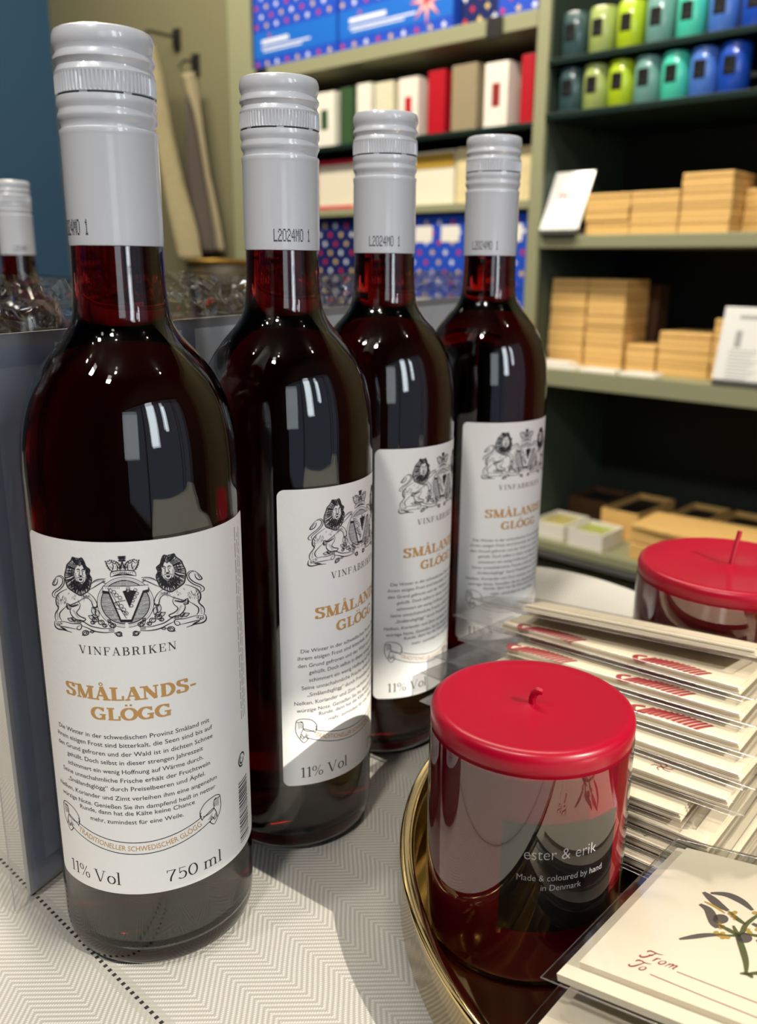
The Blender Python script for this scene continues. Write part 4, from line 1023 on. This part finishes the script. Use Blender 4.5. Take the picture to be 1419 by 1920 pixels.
# left bay: blue star boxes -----------------------------------------
blue = colmat('bright_blue_board', (34, 76, 190), .4); navy = colmat('navy_board', (14, 30, 88), .4); lblue = colmat('light_blue_band', (28, 104, 200), .4)
red_ = colmat('red_paint', (200, 40, 60)); yel_ = colmat('yellow_paint', (220, 190, 110)); wht_ = colmat('white_paint', (226, 230, 240)); sal_ = colmat('salmon_paint', (226, 120, 110))
def star(b, cx, cz, r, m, n=6, y=-.0006, inner=.45):
    p = [(cx + (r if k % 2 == 0 else r * inner) * cos(pi * k / n), y, cz + (r if k % 2 == 0 else r * inner) * sin(pi * k / n)) for k in range(2 * n)]
    b.add(p, [tuple(range(2 * n))[::-1]], m)
def star_box(s0, s1, dep, z, h, lab, base=blue, band=True, big=False, label=False, grp='blue boxes with a star pattern'):
    w = s1 - s0
    b = MB(); b.box(0, w, 0, .18, 0, h, 0)
    k = 0; row = 0; zz = .012
    while zz < h - .008:
        x = .014 + (.023 if row % 2 else 0)
        while x < w - .008:
            if not (band and .03 < zz < .10): star(b, x, zz, .0098, 2 + (k % 3), 4)
            x += .046; k += 1
        zz += .026; row += 1
    if band:
        b.add([(.0, -.0004, .030), (w, -.0004, .030), (w, -.0004, .100), (0, -.0004, .100)], [(0, 1, 2, 3)], 1)
        for x0, x1, za, zb in ((.10 * w, .44 * w, .066, .078), (.10 * w, .70 * w, .052, .057), (.12 * w, .60 * w, .044, .048)): b.add([(x0, -.0009, za), (x1, -.0009, za), (x1, -.0009, zb), (x0, -.0009, zb)], [(0, 1, 2, 3)], 4)
        star(b, .20 * w, .088, .008, 2, 4)
    if big:
        star(b, w * .79, .078, .060, 5, 8, -.0014, .34); star(b, w * .79, .078, .046, 4, 8, -.0018, .22); star(b, w * .79, .078, .020, 2, 8, -.0022, .4)
    if label:
        for x0 in (.10 * w, .58 * w): b.add([(x0, -.001, h * .62), (x0 + .32 * w, -.001, h * .62), (x0 + .32 * w, -.001, h * .84), (x0, -.001, h * .84)], [(0, 1, 2, 3)], 6)
    o = b.build('star_box', [base, lblue, red_, yel_, wht_, sal_, M['offwhite']], None, W2(s0, SH + dep, z), A, smooth=0)
    tag(o, lab, 'box', grp); return o
star_box(-2.34, -1.975, .01, .8295, .27, 'blue star patterned box at the left end of the top board')
star_box(-1.965, -1.555, .01, .8295, .27, 'blue box printed with a large red and white star on the top board', big=True)
star_box(-1.545, -1.425, .03, .8295, .27, 'plain navy box beside the large star box on the top board', base=navy, band=False, grp='blue boxes with a star pattern')
star_box(-1.415, -1.300, .01, .8295, .27, 'narrow blue box against the post on the top board', band=False)
for (a_, b_, lab, base, lbl) in ((-2.34, -2.12, 'blue pattern box farthest left below the cream boxes', blue, False), (-2.10, -1.915, 'navy box left of the white label boxes below', navy, False), (-1.905, -1.705, 'blue box hidden mostly behind the third bottle', navy, False), (-1.695, -1.500, 'blue star box with white labels between the bottle necks', blue, True), (-1.49, -1.300, 'blue star pattern box against the post, behind the farthest bottle', blue, True)):
    for lv, z_ in (('lower', .0005), ('upper', .1925)):
        star_box(a_, b_, .02, z_, .19, lab + ', ' + lv + ' one', base=base, band=False, label=lbl)
# boxes on the left glass shelf
def goods(s0, s1, h, c, lab, win=None, dep=.02, z=.5845, d=.09, name='candle_box', cat='box', grp='candle boxes on the left glass shelf', m=None):
    w = (s1 - s0) * (.82 if z > .5 else 1); b = MB(); b.box(0, w, 0, d, 0, h, 0)
    mats = [m or colmat('board_%d_%d_%d' % c, c)]
    if win:
        b.add([(w * .34, -.0006, h * .32), (w * .68, -.0006, h * .32), (w * .68, -.0006, h * .68), (w * .34, -.0006, h * .68)], [(0, 1, 2, 3)], 1); mats.append(colmat('window_%d_%d_%d' % win, win))
    o = b.build(name, mats, None, W2(s0, SH + dep, z), A, smooth=0, bevel=.0015); tag(o, lab, cat, grp); return o
G = [(-2.30, -2.20, .14, (120, 40, 44), 'dark red box at the far left of the left glass shelf', None), (-2.19, -2.09, .14, (226, 222, 210), 'white box far left of the left glass shelf', (90, 40, 40)),
     (-2.083, -1.978, .150, (232, 228, 216), 'white box with a green picture on the left glass shelf', (48, 80, 44)), (-1.972, -1.912, .152, (54, 82, 52), 'dark green box beside the white box with the green picture', None),
     (-1.905, -1.838, .155, (230, 226, 214), 'plain white box right of the dark green box', None), (-1.832, -1.752, .150, (216, 210, 182), 'pale yellow patterned box in the middle of the left glass shelf', None),
     (-1.745, -1.660, .150, (232, 224, 212), 'white box with a small red picture behind the third bottle cap', (180, 24, 34)), (-1.640, -1.572, .155, (176, 8, 30), 'bright red box in the middle of the left glass shelf', None),
     (-1.560, -1.462, .158, (150, 136, 108), 'taupe box between the bright red and the white one', None), (-1.455, -1.368, .150, (234, 228, 216), 'white box with a tall red picture near the post', (140, 36, 40)),
     (-1.345, -1.300, .155, (170, 10, 30), 'narrow red box squeezed against the post', None)]
for s0, s1, h, c, lab, win in G: goods(s0, s1, h, c, lab, win)
gold = mat('gold_foil', (206, 166, 70), .35, metal=.3); goldp = mat('gold_pattern', (222, 206, 160), .4, noise=.25, nscale=60)
for s0, s1, h, c, lab, m_ in ((-2.33, -2.11, .13, (226, 222, 210), 'cream box at the far left below the glass shelf', None), (-2.10, -1.935, .140, (224, 216, 196), 'cream box of small bottles with a red rim below the glass shelf', None), (-1.925, -1.715, .135, (220, 214, 198), 'cream box hidden mostly by the third bottle', None),
                             (-1.700, -1.560, .138, (232, 226, 206), 'white box with a gold band between the third and fourth bottles', None), (-1.552, -1.470, .140, (210, 196, 150), 'gold patterned box behind the farthest bottle', goldp), (-1.460, -1.300, .130, (228, 220, 200), 'cream round patterned box against the post', goldp)):
    o = goods(s0, s1, h, c, lab, None, .04, .4075, .1, 'gift_box', 'box', 'cream gift boxes under the left glass shelf', m_)
    if 'gold band' in lab:
        me = o.data; n = len(me.vertices)
b = MB(); b.box(0, .140, 0, .0008, .095, .132); o = b.build('gold_band', gold, None, (0, -.0012, 0), 0, smooth=0)
gb_ = [x for x in bpy.data.objects if x.get('label', '').startswith('white box with a gold band')][0]; o.parent = gb_
b = MB(); b.box(0, .165, 0, .0008, 0, .012); b.box(0, .165, 0, .0008, .128, .140); b.box(0, .012, 0, .0008, .012, .128); o = b.build('red_rim', red_, None, (0, -.0012, 0), 0, smooth=0)
rb_ = [x for x in bpy.data.objects if x.get('label', '').startswith('cream box of small bottles')][0]; o.parent = rb_

# hanging tea towels and woven basket at the left ----------------------
def towel(rows, border, m, edge, hook, lab, dep=1.88):
    s_, zt = hook
    t = empty('tea_towel', W2(s_, dep, zt), A, lab, 'towel', 'tea towels hanging on the olive wall')
    def cloth(rs, name, mt, off):
        b = MB(); vs = []; N = 12; rr_ = []
        for k in range(len(rs) - 1):
            for q in range(5): rr_.append([rs[k][j] + (rs[k + 1][j] - rs[k][j]) * q / 5 for j in range(3)])
        rr_.append(rs[-1])
        for z, l, r in rr_:
            for i in range(N + 1):
                g = i / N; w = r - l
                vs.append((l + w * g - s_, off + min(w, .12) * .22 * sin(g * 7 + z * 3) * (1 if name == 'towel_cloth' else .3), z - zt))
        b.add(vs, [(j * (N + 1) + i, (j + 1) * (N + 1) + i, (j + 1) * (N + 1) + i + 1, j * (N + 1) + i + 1) for j in range(len(rr_) - 1) for i in range(N)], 0)
        o = b.build(name, mt, t, smooth=80); sm = o.modifiers.new('th', 'SOLIDIFY'); sm.thickness = .004
    cloth(rows, 'towel_cloth', m, 0)
    if border: cloth(border, 'towel_border', edge, -.012)
    b = MB(); b.tube([(0, .045, .035), (0, .0, .035), (0, -.022, .014), (0, -.004, -.004)], .005, 8); b.box(-.016, .016, 1.9285 - dep - .011, 1.9285 - dep, .0, .06); b.tube([(0, .04, .035), (0, 1.92 - dep, .035)], .005, 8); b.build('wall_hook', M['dark'], t)
    return t
waffle = mat('beige_waffle_cloth', (140, 130, 98), .9, noise=.2, nscale=70, bump=.6, bscale=60)
towel([(0.789, -2.639, -2.616), (0.734, -2.647, -2.594), (0.669, -2.656, -2.572), (0.535, -2.674, -2.544), (0.449, -2.682, -2.527), (0.361, -2.655, -2.509), (0.286, -2.63, -2.497)],
      [(0.848, -2.652, -2.579), (0.786, -2.630, -2.563), (0.729, -2.594, -2.553), (0.662, -2.572, -2.543), (0.528, -2.544, -2.518), (0.443, -2.527, -2.492), (0.358, -2.509, -2.471), (0.286, -2.497, -2.456)],
      mat('dark_taupe_cloth', (70, 62, 55), .9, noise=.08, nscale=20), mat('pale_grey_border', (140, 130, 102), .9), (-2.640, .855), 'dark taupe tea towel with a pale border hanging from a hook')
towel([(.253 + (z_ - .253) * .963, a_ * .963, b_ * .963) for z_, a_, b_ in ((0.959, -2.872, -2.814), (0.856, -2.85, -2.777), (0.685, -2.843, -2.752), (0.507, -2.812, -2.706), (0.345, -2.786, -2.65), (0.261, -2.761, -2.632))], None, waffle, waffle, (-2.74, .945), 'beige waffle tea towel hanging beside the dark taupe one', dep=1.81)
t = empty('side_cabinet', W2(-2.15, 1.55, FZ), A, 'low dark cabinet standing under the tea towels', 'cabinet')
b = MB(); b.box(-.45, .22, -.2, .2, .05, .80); b.build('cabinet_body', M['wood_dark'], t, smooth=0, bevel=.004)
b = MB(); b.box(-.47, .24, -.22, .21, .801, .825); b.build('cabinet_top', M['wood_dark'], t, smooth=0, bevel=.004)
for dx in (-.4, .18):
    b = MB(); b.box(dx - .02, dx + .02, -.18, .18, 0, .05); b.build('leg', M['wood_dark'], t)
t = empty('woven_basket', W2(-1.97, 1.50, FZ + .8255), A, 'dark woven basket with a gold rim on the low cabinet', 'basket')
b = MB()
wv = mat('dark_rattan', (66, 56, 34), .5, noise=.6, nscale=120, bump=1.0, bscale=120)
b.lathe([(0, 0), (.07, 0), (.085, .03), (.098, .11), (.100, .175), (.096, .178), (.092, .11), (.08, .03), (0, .008)], 48); b.build('basket_wall', wv, t, smooth=60)
b = MB(); b.lathe([(.094, .174), (.103, .172), (.105, .180), (.099, .185), (.094, .181), (.094, .174)], 48); b.build('basket_rim', mat('brass_rim', (150, 118, 50), .35, metal=.8), t, smooth=60)

# ------------------------------------------------------------------ window, lights, world
b = MB()
for n_ in (-1.05, -.30, .86, 1.22): b.box(WS + .03, WS + .07, n_, n_ + .03, -.35, HEAD)
b.box(WS + .03, WS + .07, -1.05, 1.25, -.35, -.32)
o = b.build('window_1', M['wall_white'], None, (0, 0, 0), A, smooth=0); tag(o, kind='structure')
t = empty('added_sun_blocker', W2(1.24, .319, 1.28), A, 'unseen board added to keep the sun off the nearest bottle label', 'sign')  # added out of view, only to block sun from the nearest label
b = MB(); b.box(-.006, .006, -.040, .040, -.172, -.012); b.build('blocker_board', M['wood_dark'], t, smooth=0)
b = MB(); b.tube([(0, -.03, -.013), (0, -.03, .82)], .0015, 6); b.build('cord', M['dark'], t)
b = MB(); b.tube([(0, .03, -.013), (0, .03, .82)], .0015, 6); b.build('cord', M['dark'], t)
SDIR = Vector((.80, -.60, 0)); EL = radians(36)
sun = bpy.data.lights.new('sun', 'SUN'); sun.energy = 5.4; sun.angle = radians(.55); sun.color = (1.0, .93, .80)
so = bpy.data.objects.new('sun', sun); COL.objects.link(so)
d = -(SDIR * cos(EL) + Vector((0, 0, sin(EL)))); so.rotation_euler = d.to_track_quat('-Z', 'Y').to_euler()
def area(name, loc, target, sx, sy, power, color):
    l = bpy.data.lights.new(name, 'AREA'); l.shape = 'RECTANGLE'; l.size = sx; l.size_y = sy; l.energy = power; l.color = color
    o = bpy.data.objects.new(name, l); COL.objects.link(o); o.location = loc
    o.rotation_euler = (Vector(target) - Vector(loc)).to_track_quat('-Z', 'Y').to_euler(); return o
area('window_daylight', W2(WS - .02, .02, .72), W2(0, .02, .35), .24, .85, 5.3, (.86, .93, 1.0))
area('window_daylight', W2(WS - .02, .42, .80), W2(0, .30, .35), .10, .55, 2, (.86, .93, 1.0))
area('window_daylight', W2(WS - .02, -.75, .60), W2(0, .1, .2), .5, .9, 2.2, (.9, .95, 1.0))
area('shop_and_fill_light', W2(-.9, .9, 2.05), W2(-1.0, 2.0, .2), 1.6, .12, 48, (1.0, .90, .74))
area('shop_and_fill_light', W2(-2.2, .9, 2.05), W2(-2.2, 2.0, .4), 1.2, .12, 34, (1.0, .90, .72))
area('shop_and_fill_light', W2(.25, -.9, 2.0), (-.05, .45, .15), .16, .16, 24, (1.0, .95, .88))  # camera-side fill, added to brighten the board behind the bottles
area('shop_and_fill_light', W2(-.5, -1.0, 2.0), (-.05, .45, .15), .14, .14, 15, (1.0, .95, .88))  # weaker camera-side fill aimed at the same point
for s_, n_ in ((-.6, .2), (.2, -.5), (-1.4, .3), (-.9, -.9), (.7, .9), (-.2, 1.0)):
    l = bpy.data.lights.new('ceiling_spot', 'POINT'); l.energy = 3.0; l.shadow_soft_size = .03; l.color = (1, .93, .82)
    o = bpy.data.objects.new('ceiling_spot', l); COL.objects.link(o); o.location = W2(s_, n_, 2.0)
w = bpy.data.worlds.new('world'); SC.world = w; w.use_nodes = True
bg = w.node_tree.nodes['Background']; bg.inputs[0].default_value = (.62, .74, .95, 1); bg.inputs[1].default_value = .3

# ------------------------------------------------------------------ camera
TH, RO, F = .27683, -.00853, 1641.51
f = Vector((0, cos(TH), -sin(TH))); r = Vector((1, 0, 0)); dn = f.cross(r)
rr = r * cos(RO) + dn * sin(RO); dd = -r * sin(RO) + dn * cos(RO)
cam = bpy.data.cameras.new('camera'); co = bpy.data.objects.new('camera', cam); COL.objects.link(co)
m = Matrix((rr, -dd, -f)).transposed().to_4x4(); m.translation = Vector((0, 0, .25301)); co.matrix_world = m
cam.sensor_fit = 'VERTICAL'; cam.sensor_height = 36.0; cam.sensor_width = 36.0 * 1419 / 1920; cam.lens = F / 1920 * 36.0
cam.clip_start = .01; cam.clip_end = 50
cam.dof.use_dof = True; cam.dof.focus_distance = .315; cam.dof.aperture_fstop = cam.lens / 2.6; cam.dof.aperture_blades = 0
SC.camera = co
SC.view_settings.view_transform = 'Standard'; SC.view_settings.look = 'None'; SC.view_settings.exposure = 0; SC.view_settings.gamma = 1
SC.cycles.max_bounces = 14; SC.cycles.transmission_bounces = 10; SC.cycles.transparent_max_bounces = 32; SC.cycles.glossy_bounces = 6; SC.cycles.diffuse_bounces = 4
SC.cycles.caustics_reflective = False; SC.cycles.caustics_refractive = False; SC.cycles.sample_clamp_indirect = 6
SC.cycles.use_denoising = True
